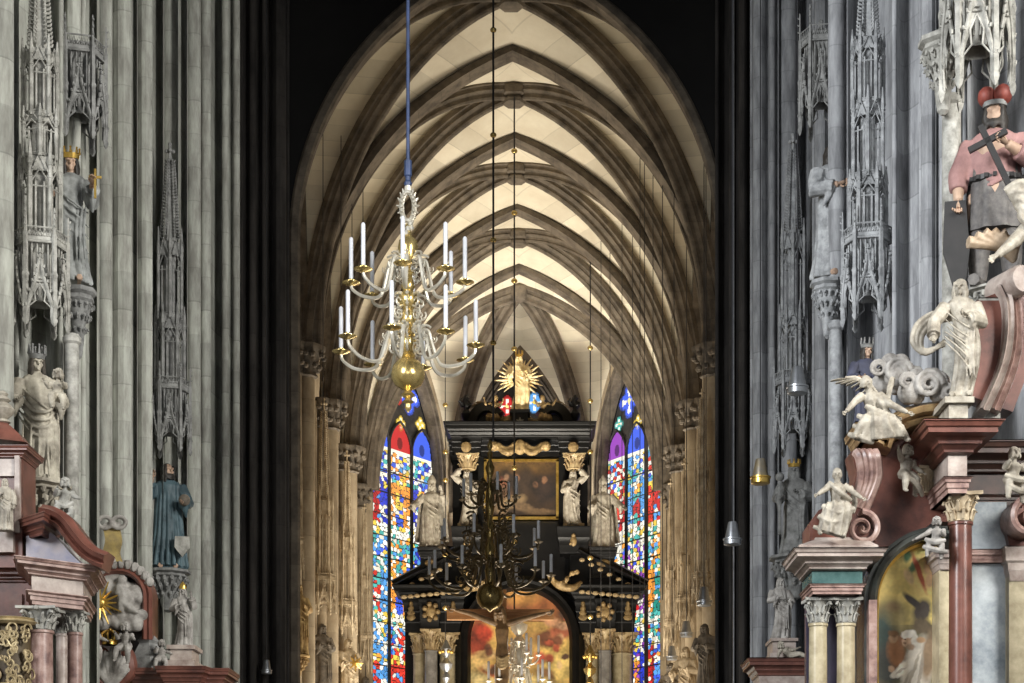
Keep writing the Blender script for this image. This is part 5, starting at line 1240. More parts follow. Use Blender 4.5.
# lower storey
m = M(); m.box(X_(404), X_(634), .5, 1.5, 0, Z_(600)); m.build('lower_body', black_mb, T)
for px, w, yt, yc, dy, sm in ((431, 13, 630, 651, -.55, grey_col), (419, 12, 634, 654, .1, tan_mb), (448, 17, 634, 654, .1, tan_mb), (605, 13, 630, 651, -.55, grey_col), (592, 13, 634, 654, .1, tan_mb), (622, 20, 634, 654, .1, tan_mb)):
    column(fr, T, px, w, yt, yc, dy, sm, cap_tan)
for a, b in ((406, 462), (577, 634)):
    block('entablature', black_mb, T, X_(a), X_(b), -.30, 1.2, dsteps(Z_(633), Z_(602), 0, .10, 'arch'))
    block('cornice', black_mb, T, X_(a), X_(b), -.45, 1.2, dsteps(Z_(603), Z_(588), .05, .45))
    c = (431 if a < 500 else 605)
    block('projecting_entablature', black_mb, T, X_(c-9), X_(c+9), -.85, 0, dsteps(Z_(631), Z_(602), 0, .08, 'arch'))
    m = M(); q = P(c, 612, -1.0)
    m.ball(q, (.20,.10,.24), 8, 6)
    for k in range(7): m.ball(q+V((.25*cos(k*.9), -.04, .28*sin(k*.9))), .10, 6, 4)
    m.build('gilt_mask', dimgold, T)
for px in (411, 453, 583, 628):
    m = M(); q = P(px, 613, -.45); [m.ball(q+V((0,0,.16*k)), (.14-.03*k,.07,.12), 6, 4) for k in range(-1, 3)]; m.build('gilt_drop', dimgold, T)
# gilt beads along the cornices and raking pediments
def beads(a, b, n, dy, r=.10):
    m = M()
    for i in range(n): m.ball(P(a[0]+(b[0]-a[0])*i/(n-1), a[1]+(b[1]-a[1])*i/(n-1), dy), (r*1.2, r*.7, r*.8), 6, 4)
    m.build('gilt_bead_row', cap_tan, T)
beads((404, 597), (456, 592), 9, -.95); beads((582, 592), (636, 597), 9, -.95)
for sx in (-1, 1):
    c = 520 if sx > 0 else 520
    A, B = ((395, 588), (462, 552)) if sx < 0 else ((645, 588), (578, 552))
    m = M(); m.sweep([P(*A, -.2), P(*((A[0]+B[0])/2, (A[1]+B[1])/2), -.2), P(*B, -.2)] if sx < 0 else [P(*B, -.2), P(*((A[0]+B[0])/2, (A[1]+B[1])/2), -.2), P(*A, -.2)], (0, -1, 0), [(-.6,-.05),(.4,-.05),(.5,.02),(.35,.1),(.3,.22),(.1,.3),(-.6,.3)]); m.build('raking_pediment', black_mb, T, 30)
    m = M(); m.prism([tuple(P(a, b)[i] for i in (0, 2)) for a, b in (A, B, (B[0]-sx*8, B[1]), (B[0]-sx*8, 590), (A[0], 590))], -.1, 1.0); m.build('pediment_field', black_mb, T)
    beads((A[0]-sx*8, A[1]+1), (B[0]+sx*4, B[1]+8), 7, -.75, .09)
    # gilt swan-neck scroll
    g = M(); x0 = 548 if sx > 0 else 492
    g.tube(bez([P(x0, 575, -.8), P(x0+sx*10, 585, -.9), P(x0+sx*24, 588, -.9), P(x0+sx*34, 582, -.8)], 6), [.07+.08*sin(pi*i/18) for i in range(19)], 7)
    for k in range(6): g.ball(P(x0+sx*(4+5*k), 578+6*sin(k), -1.0), .11, 6, 4)
    melt(g, .05, 1).build('gilt_scroll', dimgold, T, 60)
# main arched frame
ac = (520, 640); R0 = 54
def arc(r, dy, y1=760, n=28): return [P(ac[0]-r, y1, dy)]+[P(ac[0]-r*cos(pi*i/n), ac[1]-r*sin(pi*i/n), dy) for i in range(n+1)]+[P(ac[0]+r, y1, dy)]
m = M(); m.sweep(arc(R0+5, -.1), (0, -1, 0), [(-.6,-.35),(.1,-.35),(.3,-.25),(.25,-.1),(.35,.0),(.15,.1),(.05,.2),(-.6,.2)]); m.build('black_arch_frame', black_mb, T, 30)
m = M(); m.prism([(p.x, p.z) for p in arc(R0+8, 0)], .45, .6); m.build('arch_back', black_mb, T)
for a, b in ((440, 466), (574, 600)):
    m = M(); m.prism([tuple(P(x, y)[i] for i in (0, 2)) for x, y in ((a,604),(b,604),(b,545),(a,545))], .2, 1.0); m.build('shoulder_block', black_mb, T)
m = M(); m.prism([tuple(P(x, y)[i] for i in (0, 2)) for x, y in ((455,640),(458,600),(475,585),(475,520),(565,520),(565,585),(582,600),(585,640),(575,625),(560,600),(540,587),(520,583),(500,587),(480,600),(465,625))], .25, 1.0); m.build('middle_body', black_mb, T)
# the pictures
pa = thing('altar_painting', 'large arched painting with fiery orange sky and crowded figures in the black high altar', 'painting', fr.o+V((0, -.1, 0)))
f2 = Fr(520, D-.1); rp = random.Random(21)
L_ = [(490,600,30,14,.2,(.22,.07,.03),.7),(548,603,28,14,-.2,(.26,.09,.03),.7),(520,595,20,10,0,(.45,.22,.06),.8),(478,640,10,22,0,(.30,.05,.025),.6),(485,633,9,8,.4,(.48,.06,.03),.5),(487,655,14,5,-.1,(.55,.35,.14),.5),(478,668,14,10,.6,(.70,.48,.18),.5),(498,672,18,6,.15,(.50,.13,.05),.5),(482,680,16,6,.3,(.75,.60,.28),.6),
      (553,655,22,10,-.7,(.70,.48,.14),.7),(560,668,16,14,-.3,(.75,.55,.18),.7),(545,640,14,7,.2,(.14,.05,.025),.6),(560,632,12,7,0,(.40,.12,.06),.6),(552,622,9,5,.2,(.50,.26,.14),.6),(563,626,7,4,0,(.60,.34,.20),.5),(538,658,8,6,-.3,(.55,.10,.06),.5),(550,680,5,8,0,(.16,.08,.03),.6),(545,672,10,4,.2,(.20,.10,.04),.7),(523,650,14,26,0,(.50,.30,.10),.8),(530,684,22,8,0,(.80,.62,.25),.6)]
for k in range(26): L_.append((475+92*rp.random(), 612+60*rp.random(), 3+3*rp.random(), 2+3*rp.random(), 3*rp.random(), rp.choice([(.60,.34,.18),(.16,.06,.03),(.45,.10,.05),(.66,.46,.22),(.10,.05,.03)]), .6))
ins = lambda px, py: (abs(px-ac[0]) < R0-4 if py > ac[1] else hypot(px-ac[0], py-ac[1]) < R0-4)
canvas('canvas', f2, pa, ins, 466, 574, 586, 760, .1, blobs(lambda px, py: (.20,.085,.03) if py < 622 else (.52,.33,.10), L_, 5, .09, .7), .7)
m = M(); m.sweep([f2.p(ac[0]-R0, 760, 0)]+[f2.p(ac[0]-R0*cos(pi*i/28), ac[1]-R0*sin(pi*i/28), 0) for i in range(29)]+[f2.p(ac[0]+R0, 760, 0)], (0, -1, 0), [(-.2,-.07),(.08,-.06),(.12,0),(.05,.06),(-.05,.09),(-.2,.10)]); m.build('gilt_frame', gold, pa, 30)
pb = thing('altar_painting', 'dark rectangular painting in a thin gilt frame in the upper storey of the high altar', 'painting', fr.o+V((0, .1, 0)))
f3 = Fr(520, D+.1)
L_ = [(500,472,20,6,.1,(.16,.08,.02),.9),(540,468,18,6,0,(.13,.065,.015),.9),(520,466,26,4,0,(.20,.11,.03),.9),(508,480,10,8,.3,(.05,.03,.02),.6),(502,484,5,7,0,(.30,.10,.05),.6),(498,492,12,8,.2,(.28,.15,.08),.7),(525,482,10,12,.2,(.06,.035,.02),.7),(545,490,10,13,0,(.045,.025,.018),.7),(512,502,14,6,-.3,(.42,.28,.14),.6),(523,507,10,4,.2,(.32,.20,.10),.6),(500,507,8,6,.5,(.38,.25,.13),.6),(540,512,14,3,0,(.25,.15,.07),.7),(506,477,3,3.5,0,(.42,.24,.14),.5),(517,478,3,3.5,0,(.36,.18,.10),.5),(545,480,3,3.5,0,(.30,.15,.08),.5),(535,485,3,3,0,(.30,.15,.08),.5)]
canvas('canvas', f3, pb, lambda a, b: True, 486, 556.5, 462, 517.5, .02, (lambda g_: lambda a, b: [c*.4 for c in g_(a, b)])(blobs(lambda px, py: (.05,.025,.01), L_, 8, .10, .8)), .6)
m = M(); 
for a, b, c, d_ in ((484,486.6,460,519),(556,558.6,460,519),(484,558.6,459.5,462),(484,558.6,517,519.5)): m.box(f3.x(a), f3.x(b), -.08, .08, f3.z(d_), f3.z(c))
m.build('gilt_frame', gold, pb)
# middle storey
m = M(); m.box(X_(452), X_(588), .5, 1.4, Z_(600), Z_(440)); m.build('upper_body', black_mb, T)
for a, b in ((478, 484), (559, 565)):
    m = M(); m.box(X_(a), X_(b), .1, .6, Z_(522), Z_(452)); m.build('side_strip', black_mb, T)
for a, b in ((455, 480), (560, 587)):
    block('statue_pedestal', black_mb, T, X_(a), X_(b), -.5, .6, dsteps(Z_(556), Z_(529), 0, .12)); m = M(); m.box(X_(a+3), X_(b-3), -.35, .6, Z_(529), Z_(525)); m.build('pedestal_top', cap_tan, T)
    m = M(); q = P((a+b)/2, 541, -.62); m.ball(q, (.12,.06,.2), 6, 4); m.ball(q+V((0,0,.2)), .08, 6, 4); m.ball(q-V((.1,0,.1)), .06, 6, 4); m.build('gilt_drop', dimgold, T)
    m = M(); q = P((a+b)/2+.5, 470, -.1); corinth(m, q, .26, 15*fr.s); m.build('herm_capital', cap_tan, T, 40)
block('upper_frieze', black_mb, T, X_(450), X_(590), -.1, 1.3, dsteps(Z_(457), Z_(440), 0, .06, 'arch'))
for a, b in ((453, 481), (559, 588)): block('projecting_frieze', black_mb, T, X_(a), X_(b), -.55, .2, dsteps(Z_(456), Z_(440), 0, .05, 'arch'))
block('top_cornice', black_mb, T, X_(453), X_(587), -.55, 1.3, dsteps(Z_(441), Z_(427), .05, .32))
m = M()
for sx in (-1, 1):
    m.tube(bez([P(520+sx*2, 447, -.35), P(520+sx*12, 453, -.4), P(520+sx*24, 446, -.35)], 6), [.06+.07*sin(pi*i/12) for i in range(13)], 6)
    m.tube(bez([P(520+sx*5, 443, -.35), P(520+sx*14, 448, -.4), P(520+sx*22, 443, -.35)], 6), .07, 6)
    m.ball(P(520+sx*26, 446, -.35), .2, 6, 4)
m.ball(P(520, 447, -.4), (.22, .14, .30), 8, 6); melt(m, .04, 1).build('gilt_festoon', dimgold, T, 60)
for px in (466, 573): m = M(); m.ball(P(px, 447, -.75), (.2,.1,.2), 7, 5); m.build('gilt_boss', dimgold, T)
# crest
for sx in (-1, 1):
    m = M(); pts = bez([P(520+sx*44, 427, 0), P(520+sx*42, 419, 0), P(520+sx*37, 414, 0), P(520+sx*31, 413, 0), P(520+sx*25, 419, 0)], 6)
    if sx > 0: pts = pts[::-1]
    m.sweep(pts, (0, -1, 0), [(-.6,-.05),(.3,-.08),(.4,.0),(.3,.15),(.2,.35),(-.6,.5)]); m.build('broken_pediment', black_mb, T, 30)
    m = M(); m.box(X_(520+sx*36-9), X_(520+sx*36+9), -.3, .7, Z_(428), Z_(422)); m.prism([tuple(P(520+sx*a, b)[i] for i in (0, 2)) for a, b in ((44,428),(41,420),(36,416),(31,416),(26,428))], -.2, .6); m.build('pediment_back', black_mb, T)
m = M(); m.box(X_(512), X_(528), -.5, .5, Z_(428), Z_(416)); m.box(X_(510), X_(530), -.55, .55, Z_(416), Z_(413)); m.build('crest_pedestal', black_mb, T)
m = M()
for k in range(5): a = pi/2+2*pi*k/5; q = P(520, 421, -.55); m.tube([q, q+V((cos(a)*.14, 0, sin(a)*.14))], [.05, .01], 5)
m.build('silver_star', carve_l, T)
for nm, px, sx in (('left', 466, -1), ('right', 575, 1)):
    t = thing('black_urn_figure', 'black flaming urn on the %s corner of the high altar cornice' % nm, 'urn', W(px, 426, D-.1))
    t.scale = (1.1, 1.1, 1.0)
    m = M(); s = fr.s; m.lathe([(4*s,0),(4*s,3*s),(2.5*s,5*s),(4.5*s,9*s),(5*s,12*s),(3*s,15*s),(2*s,17*s)], 10); m.build('urn', black_mb, t)
    m = M(); m.tube([(0,0,16*s),(1.5*s,0,20*s),(-1*s,0,24*s),(.5*s,0,28*s),(0,0,31*s)], [2*s,4*s,2.6*s,3*s,.8*s], 7); m.ball((-3*s,0,21*s), 2.5*s); m.ball((3*s,0,23*s), 2*s); m.tube([(-2*s,0,20*s),(-6*s,-.1,24*s),(-4*s,0,28*s)], [1.5*s,1.4*s,.6*s], 6); m.build('flame', black_mb, t)
# gilded Virgin with rays and angels on top
s = fr.s; Hm = 58*s
glow = mat('bright_gilding', (.92,.80,.52), (.60,.43,.18), 4, .5, metal=.15, bump=.15)
t, mm = statue('gilded_madonna', 'gilded crowned Madonna in a ring of golden rays on top of the high altar', W(519, 413, D-.1), Hm, glow, left='hold', right='fold', sway=.05, ph=.7, n=8, amp=.22, knee=.05, flare=1.1)
crown_on(t, mm, .135*Hm, gold, .45)
m = M()
for k in range(22):
    a = -.7+(pi+1.4)*k/21; l = (.40, .33)[k % 2]*Hm*1.05; c = V((0, .14*Hm, .62*Hm)); d_ = V((cos(a), 0, sin(a)))
    m.tube([c+d_*.12*Hm, c+d_*l*.6+V((0,0,.012*Hm*sin(k))), c+d_*l], [.042*Hm, .04*Hm, .008*Hm], 6, .6)
m.build('golden_rays', glow, t)
posed('gilded_child', 'gilded infant held by the Madonna on top of the high altar', W(526, 381, D-.6), .9*18*s, glow, ch, chub=1.2)
for nm, px, sx in (('left', 493, -1), ('right', 545, 1)):
    J = dict(pelvis=(0,0,.30), chest=(-.04*sx,-.05,.55), head=(-.08*sx,-.10,.75), elbow=[(-.2,-.1,.5),(.2,-.1,.5)], hand=[(-.25 if sx < 0 else -.3,-.2,.66),(.3,-.2,.62)], knee=[(-.15,-.2,.16),(.14,-.2,.12)], foot=[(-.12,-.05,-.05),(.18,-.02,-.02)])
    posed('gilded_angel', 'brown-gilt kneeling angel on the %s of the golden Madonna' % nm, W(px, 424, D-.1), 34*s, dimgold, J, gown=True, wings=[((.12*sx,.08,.5),(.55*sx,.05,.62),(.0,0,.2))], turn=.4*sx)
m = M()
for k in range(16): 
    a = random.Random(k); m.ball(((a.random()-.5)*1.9, (a.random()-.5)*.5, a.random()*.35), .28, 8, 6)
tag(melt(m, .05, 1).build('gilt_cloud_base', dimgold, None, 60, W(520, 427, D)+V((0,.35,0))), 'gilt clouds heaped at the feet of the golden Madonna', 'cloud carving')
# statues between the storeys
statue('herm_statue', 'pale stone figure with raised arm under a capital, left of the dark painting', W(467, 526, D-.15), 56*s, cream_st, left='head', right='fold', ph=.3, n=8, amp=.2, sway=.05)
statue('herm_statue', 'pale stone figure with raised arm under a capital, right of the dark painting', W(573, 526, D-.15), 56*s, cream_st, left='fold', right='head', ph=1.3, n=8, amp=.2, sway=-.05)
for nm, px, py, q in (('left', 432, 548, -1), ('right', 603, 549, 1)):
    pd = thing('statue_pedestal', 'black pedestal with gilt rosette under the pale bishop on the %s of the high altar' % nm, 'pedestal', W(px, 592, D-.2))
    m = M(); a, b = -11*s, 11*s; ent(m, rectplan(a, b, -.35, .5), dsteps(32*s, 43*s, 0, .12)); m.box(a, b, -.35, .5, 0, 43*s); ent(m, rectplan(a, b, -.35, .5), dsteps(12*s, 16*s, .15, .05)); m.build('block', black_mb, pd, 30)
    m = M(); m.ball((0,-.38,27*s), (.25,.06,.14), 8, 5); m.build('gilt_rosette', dimgold, pd)
    Hb = 66*s; t, mm = statue('bishop_statue', 'pale stone bishop in a mitre on a black pedestal, %s of the dark painting' % nm, W(px, py, D-.25), Hb, cream_st, left='out' if q < 0 else 'hold', right='raise' if q < 0 else 'out', ph=.6*q, n=9, amp=.2, flare=1.15, sway=.03*q, extra=lambda bd, tg, H: tg.loft([[((.16+.1*(1-z))*cos(a)*H*1.05, .16*sin(a)*H+.02*H, z*H) for a in [pi*i/16 for i in range(17)]]+[((.13+.1*(1-z))*cos(a)*H, .10*sin(a)*H+.02*H, z*H) for a in [pi*i/16 for i in range(16, -1, -1)]] for z in (.1, .3, .5, .7, .8)]))
    m = M(); b_ = M(); k = .135*Hb; b_.lathe([(.40*k,.15*k),(.46*k,.2*k),(.52*k,.55*k),(.34*k,.95*k),(.03*k,1.3*k)], 14, sy=.75); m.join(b_, mm); m.build('mitre', cream_st, t)
# crucifix in front
d = 50.0; s = d/F; o = W(502, 683, d); t = thing('crucifix', 'large wooden crucifix with a dark corpus hanging before the high altar', 'crucifix', (o.x, o.y, 0)); f4 = Fr(502, d)
wood = mat('orange_brown_wood', (.52,.27,.11), (.32,.14,.05), 3, .5, stretch=(1,1,6), bump=.05)
m = M(); m.box(f4.x(447), f4.x(554), -.08, .08, f4.z(620), f4.z(609.5)); m.build('cross_beam', wood, t)
m = M(); m.box(f4.x(497.5), f4.x(506.5), -.07, .07, 0, f4.z(590)); m.build('cross_post', wood, t)
corp = mat('bronzed_corpus', (.24,.15,.075), (.10,.06,.03), 4, .45)
m = M(); q = lambda a, b, y=-.2: f4.p(a, b, y)
m.tube([q(502,665), q(502,655), q(502,644), q(502,630), q(502,622)], [.17,.19,.15,.20,.12], 10); m.tube([q(502,624), q(501,619,-.25), q(500,614,-.3)], [.09,.07,.06], 8)
mm = head(m, q(499.5, 612.5, -.32), .36, -.3, .5); hair(m, .36, mm, 'long')
for sx, pts in ((-1, [(498,624),(484,619),(470,613.5),(455,610)]), (1, [(507,624),(520,620),(534,616),(546,613)])):
    P_ = [q(*a) for a in pts]; m.tube(P_, [.10,.085,.07,.045], 8)
for sx in (-1, 1): m.tube([q(502+sx*2.5,663), q(502+sx*3,675,-.26), q(502+sx*2.5,688,-.32), q(502+sx*1.5,704,-.24), q(502,716,-.2)], [.12,.115,.09,.07,.05], 8)
b2 = melt(m, .018, 1)
hand(b2, q(455,610,-.2), (-.9,-.1,.2), .28, -1); hand(b2, q(546,613,-.2), (.9,-.1,.15), .28, 1); b2.build('corpus', corp, t, 60)
m = M(); 
for k in range(4): swag(m, 1, [q(497,656+3*k,-.3), q(502,660+3*k,-.42), q(508,655+3*k,-.3)], .06)
melt(m, .02, 1).build('loincloth', cap_tan, t, 60)
# ================================================================== CHANDELIERS, LAMPS, WIRES
brass = mat('polished_brass', (.80,.62,.27), (.62,.45,.16), 3, .24, metal=.8, bump=.02)
silver = mat('silvered_brass', (.78,.75,.66), (.58,.53,.43), 4, .3, metal=.45, bump=.05)
wax = mat('white_wax_candle', (.74,.76,.80), (.62,.63,.68), 3, .45, bump=.02)
steel = mat('brushed_steel', (.42,.44,.46), (.26,.27,.29), 3, .35, metal=.8, bump=.02)
bluerod = mat('blue_painted_rod', (.06,.09,.20), (.03,.05,.11), 4, .4)
wire_m = mat('dark_wire', (.03,.03,.035), (.02,.02,.02), 3, .6, bump=0)
darkbrass = mat('dark_aged_brass', (.24,.18,.095), (.07,.05,.025), 5, .35, metal=.6, bump=.1)
def scroll_orn(m, c, a, R_, s, fl=1):
    "acanthus scroll standing in the radial plane at angle a"
    o = V((cos(a), sin(a), 0)); pts = []
    for t in range(22):
        q = t/21; r = s*(1-.8*q); th = fl*(q*8.5)+.6
        pts.append(V(c)+o*(R_+r*cos(th))+V((0, 0, r*sin(th))))
    m.tube(pts, [s*.16*(1-.5*t/21) for t in range(22)], 6)
    for k in (3, 7, 11): m.ball(pts[k]+V((0,0,s*.1)), s*.2, 6, 4)
def chandelier(name, label, loc, sc, tiers, stem, mats, cand=.62, orn=(), pan=.155):
    stem_m, arm_m, cup_m = mats; t = thing(name, label, 'chandelier', loc, 0, sc)
    m = M(); m.lathe(stem, 24); m.build('stem', stem_m, t, 50)
    for z, R_, a0, n, zroot, dip, rroot in tiers:
        for k in range(n):
            a = a0-pi/2+2*pi*k/n; o = V((cos(a), sin(a), 0)); u = V((0, 0, 1))
            m = M(); pts = bez([o*rroot+u*zroot, o*(rroot+.16*R_)+u*(zroot+.02), o*(rroot+.22*R_)+u*(zroot-.16*R_), o*(.48*R_)+u*(z-dip), o*(.76*R_)+u*(z-dip*1.08), o*(.96*R_)+u*(z-dip*.55), o*R_+u*(z-.02)], 6)
            m.tube(pts, [.037-.010*i/(len(pts)-1) for i in range(len(pts))], 6); arm = m.build('arm', arm_m, t)
            m = M(); scroll_orn(m, u*(zroot+.0), a, rroot+.12*R_, .125, 1); scroll_orn(m, u*(zroot-.13), a, rroot+.24*R_, .07, -1); m.build('arm_scroll', arm_m, arm)
            m = M(); m.lathe([(.02,-.05),(.03,-.03),(pan*.6,-.015),(pan,.012),(pan,.02),(pan*.55,.012),(.03,.02),(.022,.05),(.032,.06),(.032,.10),(.02,.10)], 16, o*R_+u*z); m.build('drip_pan', cup_m, arm, 40)
            m = M(); m.lathe([(.036,0),(.036,cand*.95),(.026,cand*.98),(.006,cand)], 10, o*R_+u*(z+.08)); m.build('candle', wax, arm, 40)
    for z, R_, s, n in orn:
        for k in range(n):
            m = M(); a = 2*pi*k/n; scroll_orn(m, (0,0,z), a, R_, s, 1); scroll_orn(m, (0,0,z-s*1.5), a, R_*1.05, s*.75, -1)
            m.build('scroll_ornament', arm_m, t)
    return t
def wire(name, label, px, d, y0, y1, r, mt=wire_m, beads=(), bead_m=None, group=None, br=.06):
    x = WX(px, d); z0, z1 = (WZ(y0, d) if y0 is not None else 27), WZ(y1, d)
    t = thing(name, label, 'wire', (x, d, z1), group=group) if beads else None
    m = M(); m.lathe([(r, 0), (r, z0-z1)], 6)
    if not beads: return tag(m.build(name, mt, None, 30, (x, d, z1)), label, 'wire', group)
    m.build('cable', mt, t)
    for yb in beads:
        b = M(); b.ball((0, 0, WZ(yb, d)-z1), (br, br, br*.8), 10, 6); b.build('brass_bead', bead_m or brass, t)
    return t
# big brass chandelier
d = 30.0; s = d/F; Z0 = 412
zz = lambda y: (Z0-y)*s
st = [(.02,0),(.06,zz(408)),(.05,zz(404)),(.10,zz(402)),(.045,zz(399)),(.12,zz(395)),(.05,zz(391)),(.14,zz(388)),(.22,zz(385)),(.275,zz(379)),(.285,zz(374)),(.26,zz(367)),(.20,zz(362)),(.10,zz(358)),(.13,zz(356)),(.08,zz(352)),(.12,zz(347)),(.14,zz(341)),(.11,zz(337)),(.17,zz(334)),(.13,zz(331)),(.08,zz(328)),(.13,zz(322)),(.14,zz(316)),(.08,zz(310)),(.13,zz(306)),(.17,zz(301)),(.15,zz(295)),(.08,zz(291)),(.12,zz(287)),(.10,zz(283)),(.07,zz(278)),(.11,zz(274)),(.06,zz(268)),(.12,zz(262)),(.15,zz(256)),(.17,zz(248)),(.15,zz(241)),(.08,zz(237)),(.05,zz(234)),(.05,zz(226)),(.02,zz(222))]
ch1 = chandelier('brass_chandelier', 'large polished brass chandelier with two tiers of candles hanging on a blue rod', W(408, Z0, d), 1,
    [(zz(349.5), 1.15, radians_(-9), 8, zz(333), .27, .15), (zz(283.5), .95, radians_(-1), 8, zz(262), .20, .13)], st, (brass, silver, darkbrass if 0 else brass), .70, [(zz(303), .19, .14, 8), (zz(335), .19, .15, 8), (zz(270), .15, .09, 8)])
m = M(); ob = [V((.02*sin(k), 0, 0)) for k in range(2)]
n = 40
for q in (0,):
    pts = [V((.14*cos(2*pi*i/n)*.75, 0, zz(207)+.24*sin(2*pi*i/n))) for i in range(n+1)]
    m.tube(pts, .045, 6)
    for i in range(0, n, 2):
        p = pts[i]; o = (p-V((0,0,zz(207)))).normalized(); m.tube([p, p+o*.09+V((0,-.02,.02))], [.035,.01], 5); m.ball(p+V((0,-.05,0)), .035, 6, 4)
for k in range(8): m.ball((.05*cos(k*.8), .05*sin(k*.8), zz(228)+.1*sin(k)), .05, 6, 4)
m.tube([(0,0,zz(193)),(0,0,zz(186))], .05, 8); m.build('leafy_wreath', silver, ch1)
m = M(); m.lathe([(.06,zz(186)),(.07,zz(183)),(.045,zz(181)),(.045,zz(177)),(.065,zz(176)),(.065,zz(161)),(.03,zz(160)),(.028,27-W(408,Z0,d).z)], 12); m.build('hanging_rod', bluerod, ch1)
# choir chandelier
brass_ball = mat('dull_brass', (.40,.30,.12), (.22,.15,.05), 4, .25, metal=.8)
d = 41.0; s = d/F; Z0 = 612; zz = lambda y: (Z0-y)*s
st = [(r_*(.55 if z_ > zz(582) else .8), z_) for r_, z_ in [(.02,0),(.08,zz(610)),(.25,zz(608)),(.36,zz(603)),(.40,zz(597)),(.36,zz(590)),(.22,zz(585)),(.10,zz(582)),(.18,zz(576)),(.22,zz(570)),(.12,zz(564)),(.20,zz(556)),(.24,zz(548)),(.12,zz(542)),(.18,zz(534)),(.22,zz(526)),(.10,zz(520)),(.16,zz(512)),(.20,zz(505)),(.08,zz(500)),(.14,zz(494)),(.18,zz(487)),(.06,zz(480)),(.14,zz(474)),(.20,zz(468)),(.07,zz(460)),(.12,zz(454)),(.05,zz(450)),(.12,zz(446)),(.03,zz(440))]]
ch2 = chandelier('brass_chandelier', 'dark aged brass chandelier with a great ball hanging before the high altar', W(490, Z0, d), 1,
    [(zz(577), 1.40, .2, 10, zz(562), .28, .16), (zz(545), 1.15, .5, 8, zz(531), .27, .16), (zz(499), .62, .3, 6, zz(487), .16, .12)], st, (brass_ball, darkbrass, darkbrass), .42, [(zz(540), .55, .17, 7), (zz(568), .62, .17, 8), (zz(520), .45, .16, 7), (zz(486), .3, .12, 6)], .11)
# silver candelabrum hanging on the beaded cable
d = 50.3; s = d/F; Z0 = 705; zz = lambda y: (Z0-y)*s
st = [(.02,0),(.14,zz(698)),(.20,zz(690)),(.10,zz(684)),(.18,zz(678)),(.08,zz(672)),(.17,zz(666)),(.09,zz(660)),(.16,zz(654)),(.08,zz(648)),(.20,zz(642)),(.08,zz(636)),(.22,zz(630)),(.24,zz(625)),(.08,zz(622)),(.03,zz(618))]
chandelier('silver_chandelier', 'slim silvered chandelier with white candles in front of the arched painting', W(519, Z0, d), 1,
    [(zz(656), .55, .4, 6, zz(646), .20, .11), (zz(682), .85, .1, 8, zz(670), .22, .11)], st, (silver, silver, silver), .50, [(zz(644), .14, .10, 6), (zz(662), .12, .09, 6)], .09)
# beaded hanging cables
wire('beaded_cable', 'black cable with brass beads from which the dark chandelier hangs', 493.3, 41.0, None, 441, .024, beads=(30, 135, 240, 343), br=.075)
wire('beaded_cable', 'thin cable with brass beads on the vault axis carrying the silver chandelier', 514.3, 50.3, 96, 618, .022, beads=(151, 213, 281, 349, 468, 542), br=.09)
wire('beaded_cable', 'thin cable with small brass beads right of the high altar, ending in a gold lamp', 590.3, 54.0, 262, 645, .018, beads=(348, 401, 452, 558, 617), br=.09)
wire('beaded_cable', 'thin cable with small brass beads left of the high altar, ending in a gold lamp', 445.3, 54.0, 250, 640, .012, beads=(405, 452, 480, 555, 608), br=.085)
for nm, px, py in (('right', 590, 683), ('left', 446, 678)):
    t = thing('sanctuary_lamp', 'small gold hanging lamp low on the %s side of the high altar' % nm, 'lamp', W(px, py, 54.0)); s = 54.0/F
    m = M(); m.lathe([(.02,-6*s),(.12,0),(.10,3*s),(.05,6*s),(.16,10*s),(.20,14*s),(.08,18*s),(.05,20*s),(.13,24*s),(.17,29*s),(.10,33*s),(.03,38*s)], 14); m.build('lamp_body', brass_ball if px > 500 else steel, t)
    m = M(); [m.ball((.17*cos(k*pi/3), .17*sin(k*pi/3), 26*s), .06, 6, 4) for k in range(6)]; m.build('knobs', gold, t)
# spotlights
def bell(label, px, py, d, hpx=22, ring=steel, y0=None, body=None):
    s = d/F; t = thing('pendant_spotlight', label, 'lamp', W(px, py, d), group='pendant spotlights'); h = hpx*s
    m = M(); m.lathe([(.30*h,.26*h),(.33*h,.27*h),(.20*h,.95*h),(.18*h,1.0*h),(.05*h,1.0*h)], 18); m.build('lamp_shade', body or steel, t, 40)
    m = M(); m.lathe([(.34*h,0),(.38*h,.02*h),(.38*h,.20*h),(.42*h,.22*h),(.42*h,.28*h),(.30*h,.29*h),(.30*h,.05*h)], 18); m.build('lamp_rim', ring, t, 40)
    m = M(); m.lathe([(.012, h), (.012, 27-WZ(py, d))], 6); m.build('suspension_wire', wire_m if y0 is None else steel, t); return t
bell('steel pendant spotlight on a rod in front of the left pier, near the Madonna', 90.5, 515, 28.8, 22)
bell('small steel pendant spotlight low in front of the dark left crossing pier, higher one', 225.5, 646, 36.5, 15)
bell('small steel pendant spotlight low at the edge of the dark left pier', 266.5, 674, 40.5, 14)
bell('steel pendant spotlight hanging before the dark right crossing pier', 732.5, 545, 30.0, 23)
bell('pendant spotlight glowing gold on one side, right of the dark crossing pier', 760.5, 484, 30.5, 25, ring=gold, body=mat('gilt_lit_steel', (.55,.42,.20), (.35,.33,.30), 3, .35, metal=.8))
bell('steel pendant spotlight in front of the slender right canopy', 797.5, 394, 29.0, 27)
bell('steel pendant spotlight before the right choir wall, highest of the choir row', 704, 606, 45.0, 19)
bell('steel pendant spotlight before the right choir wall, middle of the choir row', 686.5, 637, 51.0, 16)
bell('steel pendant spotlight before the right choir window edge, lowest of the choir row', 672, 660, 56.0, 14)
m = M(); m.lathe([(.02,0),(.02,27)], 8); tag(m.build('steel_rod', steel, None, 30, (WX(92.5, 29.0), 29.0, 0)), 'vertical steel rod behind the left pendant spotlight', 'rod')
